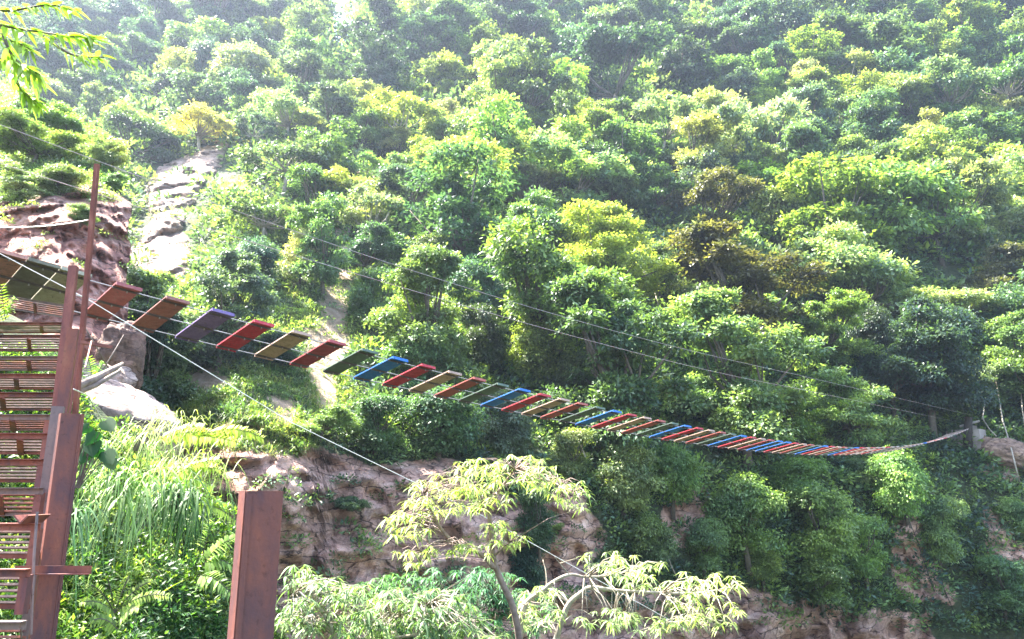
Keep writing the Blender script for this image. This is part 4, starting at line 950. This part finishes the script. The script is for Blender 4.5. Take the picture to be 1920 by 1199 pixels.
TG = [('long bladed grass tussock cascading beside the left rusty post, the largest one', 225, 905, 4.9, 190, .36, .014, (.22, .32, .12), .13),
      ('grass tussock in the dark gap just right of the left rusty post', 165, 830, 4.5, 90, .28, .010, (.18, .28, .09), .06),
      ('grass tussock below the white boulder', 262, 820, 6.4, 110, .36, .009, (.28, .36, .12), .16),
      ('dark narrow leaved tussock right of the largest grass tussock', 330, 930, 5.6, 210, .34, .016, (.06, .13, .035), .14),
      ('small tussock with pale blades at the left post foot', 140, 960, 4.2, 60, .32, .012, (.20, .34, .14), .05),
      ('yellowish grass tussock hanging on the right side of the bank', 360, 870, 6.8, 150, .42, .009, (.30, .38, .10), .18),
      ('pale grass tussock on the upper right shoulder of the bank', 330, 800, 7.4, 120, .42, .008, (.34, .38, .16), .18)]
for a in TG: tussock(*a)
# big heart shaped leaves
c = av(160, 812, 4.1); t = thing('broad_leaf_plant', 'plant with big glossy heart shaped leaves beside the left rusty post', 'plant', tuple(c-Vector((0, 0, .3)))); m = MB(); M2 = MB()
for (x, y, s, yw) in [(198,790,.085,.1),(178,812,.08,2.0),(172,828,.095,1.2),(186,842,.07,2.6),(198,848,.09,-.6),(166,800,.06,2.9),(206,862,.07,-.9),(162,852,.06,1.8)]:
    q = av(x, y, 4.05)-t.location; b = Vector((random.uniform(-.02, .02), 0, 0)); m.tube([b, b.lerp(q, .6)+Vector((0, 0, .03)), q], [.004, .003, .002], 4)
    ax = Vector((math.cos(yw)*.8, -.25, -.75)).normalized(); sd_ = ax.cross(Vector((.35, -.95, .25))).normalized(); nn = sd_.cross(ax)
    outl = [(-.08, 0), (-.22, .28), (0, .5), (.35, .46), (.7, .25), (1.05, 0)]
    vs = [q+ax*(a*s)+sd_*(b_*s)-nn*(abs(b_)*s*.35) for a, b_ in outl]+[q+ax*(a*s)-sd_*(b_*s)-nn*(abs(b_)*s*.35) for a, b_ in outl[1:-1]]+[q+ax*(k*s) for k in (0, .35, .7)]
    # 0 base,1..4 right,5 tip,6..9 left,10..12 midrib
    M2.add(vs, [(0, 1, 2, 10), (10, 2, 3, 11), (11, 3, 4, 12), (12, 4, 5), (6, 0, 10, 7), (7, 10, 11, 8), (8, 11, 12, 9), (9, 12, 5)])
m.build('stem', BARK, t); o = M2.build('foliage', NEARLEAF, t, smooth=True); o.color = (.05, .17, .02, 1)
# feathery sprays: a stem with pinnate leaflets
def frond(m, Cn, A, p0, p1, sag, n, L, r):
    p0, p1 = Vector(p0), Vector(p1); P = []
    for k in range(n+1):
        u = k/n; q = p0.lerp(p1, u); q.z += sag*4*u*(1-u); P.append(q)
    m.tube(P[::max(1, n//6)], .0035, 4)
    d = (p1-p0).normalized(); sd_ = d.cross(Vector((0, -.8, .6))).normalized()
    for k in range(2, n+1):
        for s in (-1, 1): Cn.append(np.array(P[k])); A.append(np.array(d*.45+sd_*s)+r.normal(size=3)*.12); L.append(.06*(1-.6*k/n)+.015)
def spray(name, label, root_px, fr, hue, sc=1.0, n=16, cat='plant', seed=1):
    r = np.random.default_rng(seed); c = av(*root_px); t = thing(name, label, cat, tuple(c)); m = MB(); Cn, A, L = [], [], []
    for (a, b, sag) in fr: frond(m, Cn, A, av(*a)-c, av(*b)-c, sag, n, L, r)
    m.build('stem', BARK, t); Cn, A, L = np.array(Cn), np.array(A), np.array(L)*sc
    V, Q = strips(Cn, A, L, L*.36, np.full(len(L), .25), 3)
    o = link('foliage', quads('foliage', V, Q, True, fattr=np.repeat(r.uniform(0, 1, len(L)), 3)), NEARLEAF, t); o.color = (*hue, 1); return t
spray('fern', 'yellow green feathery fern in the lower left between the posts', (215, 1150, 4.4), [((215,1150,4.4),(165,1095,4.3),.03),((215,1150,4.4),(200,1080,4.4),.02),((215,1150,4.4),(245,1075,4.5),.02),((215,1150,4.4),(290,1090,4.5),.04),((215,1150,4.4),(320,1120,4.4),.05),((215,1150,4.4),(150,1130,4.2),.03),((220,1170,4.3),(260,1140,4.2),.03),((220,1180,4.3),(170,1165,4.2),.03)], (.34, .42, .07), .8, 20, 'fern', 2)
spray('leafy_spray', 'bright yellow green spray of leaflets reaching right over the brown cliff', (300, 822, 7.2), [((300,822,7.2),(425,815,7.2),.04),((390,812,7.2),(492,822,7.3),.06),((340,818,7.2),(440,828,7.1),.02),((300,822,7.2),(380,800,7.3),.03)], (.42, .50, .05), 1.7, 26, 'branch', 3)
spray('leafy_spray', 'smaller yellow green sprays below the long one, at the right edge of the bank', (330, 890, 6.6), [((330,890,6.6),(408,862,6.6),.03),((330,890,6.6),(412,882,6.6),.04),((340,905,6.6),(400,915,6.5),.05),((350,930,6.5),(420,960,6.5),.06),((360,950,6.5),(445,980,6.4),.06)], (.38, .48, .06), 1.3, 20, 'branch', 4)
spray('leafy_spray', 'loose green sprays low on the bank left of the lone post', (380, 1060, 5.6), [((380,1060,5.6),(440,1010,5.7),.04),((380,1060,5.6),(432,1060,5.6),.04),((370,1080,5.5),(430,1110,5.4),.04),((380,1040,5.7),(400,980,5.8),.03)], (.26, .38, .09), 1.5, 14, 'branch', 5)
spray('leafy_spray', 'green weeds growing behind the treads at the upper left', (60, 700, 8.2), [((60,700,8.2),(20,655,8.2),.05),((60,700,8.2),(100,655,8.2),.05),((60,700,8.2),(60,650,8.3),.02),((20,700,8.2),(-20,660,8.2),.05),((110,700,8.0),(118,660,8.0),.02)], (.26, .42, .07), 2.2, 14, 'branch', 6)
spray('leafy_spray', 'green weeds beside the posts under the light steel bar', (175, 720, 8.4), [((175,720,8.4),(165,672,8.4),.02),((175,720,8.4),(195,680,8.4),.03),((175,720,8.4),(205,700,8.3),.03)], (.28, .44, .07), 1.8, 12, 'branch', 7)
spray('leafy_spray', 'sprig of yellow green leaves rising at the left edge under the bridge panels', (10, 600, 8.2), [((10,600,8.2),(2,535,8.2),.0),((10,600,8.2),(28,560,8.2),.03),((8,610,8.2),(-10,565,8.2),.02)], (.34, .46, .07), 1.7, 12, 'branch', 8)
# long single strap leaf
V, Q = strips(np.array([[0, 0, 0.]]), np.array([[.75, 0, .62]]), np.array([.36]), np.array([.035]), np.array([.25]), 8); t = thing('strap_leaf_plant', 'single long yellowish strap leaf at the bottom left of the lone post', 'plant', tuple(av(290, 1122, 4.8)))
o = link('foliage', quads('foliage', V, Q, True, fattr=np.full(len(Q), .6)), NEARLEAF, t); o.color = (.30, .34, .05, 1)
# dead branch stack behind the posts
for lab, P, r_ in [('thick dead branch leaning out from behind the rusty posts', [(140,728,6.2),(175,712,6.4),(205,697,6.6),(230,682,6.8)], [.035, .035, .03, .016]), ('second dead branch below the thick leaning one', [(140,738,6.2),(180,722,6.4),(225,695,6.6)], [.026, .024, .012]),
                   ('thin dry twig crossing the dead branches upwards', [(195,690,6.4),(214,660,6.5),(232,628,6.6)], [.006, .006, .003]), ('thin dry stick slanting from the thin pole to the dead branches', [(158,612,6.2),(180,650,6.3),(203,690,6.4)], [.007, .006, .005])]:
    tag(MB().tube([av(*p) for p in P], r_, 7).build('dead_branch', bark_mat('dead_wood', (.10, .07, .06), (.32, .25, .21), 14), smooth=True), lab, 'branch')

# ------------------------------------------------------------------ air
m, nt, p, N, L = mat('haze'); N.remove(p); vp = N.new('ShaderNodeVolumePrincipled'); vp.inputs['Color'].default_value = (.62, .74, 1, 1); vp.inputs['Density'].default_value = .00038; vp.inputs['Anisotropy'].default_value = .6
L.new(vp.outputs[0], N['Material Output'].inputs['Volume'])
hz = MB(); x0, x1, y0, y1, z0, z1 = -420, 420, -40, 460, -32, 330
hz.add([(x0, y0, z0), (x1, y0, z0), (x1, y1, z0), (x0, y1, z0), (x0, y0, z1), (x1, y0, z1), (x1, y1, z1), (x0, y1, z1)], [(3, 2, 1, 0), (4, 5, 6, 7), (0, 1, 5, 4), (1, 2, 6, 5), (2, 3, 7, 6), (3, 0, 4, 7)])
tag(hz.build('haze', m), 'thin bluish air filling the gorge', 'haze', kind='stuff')
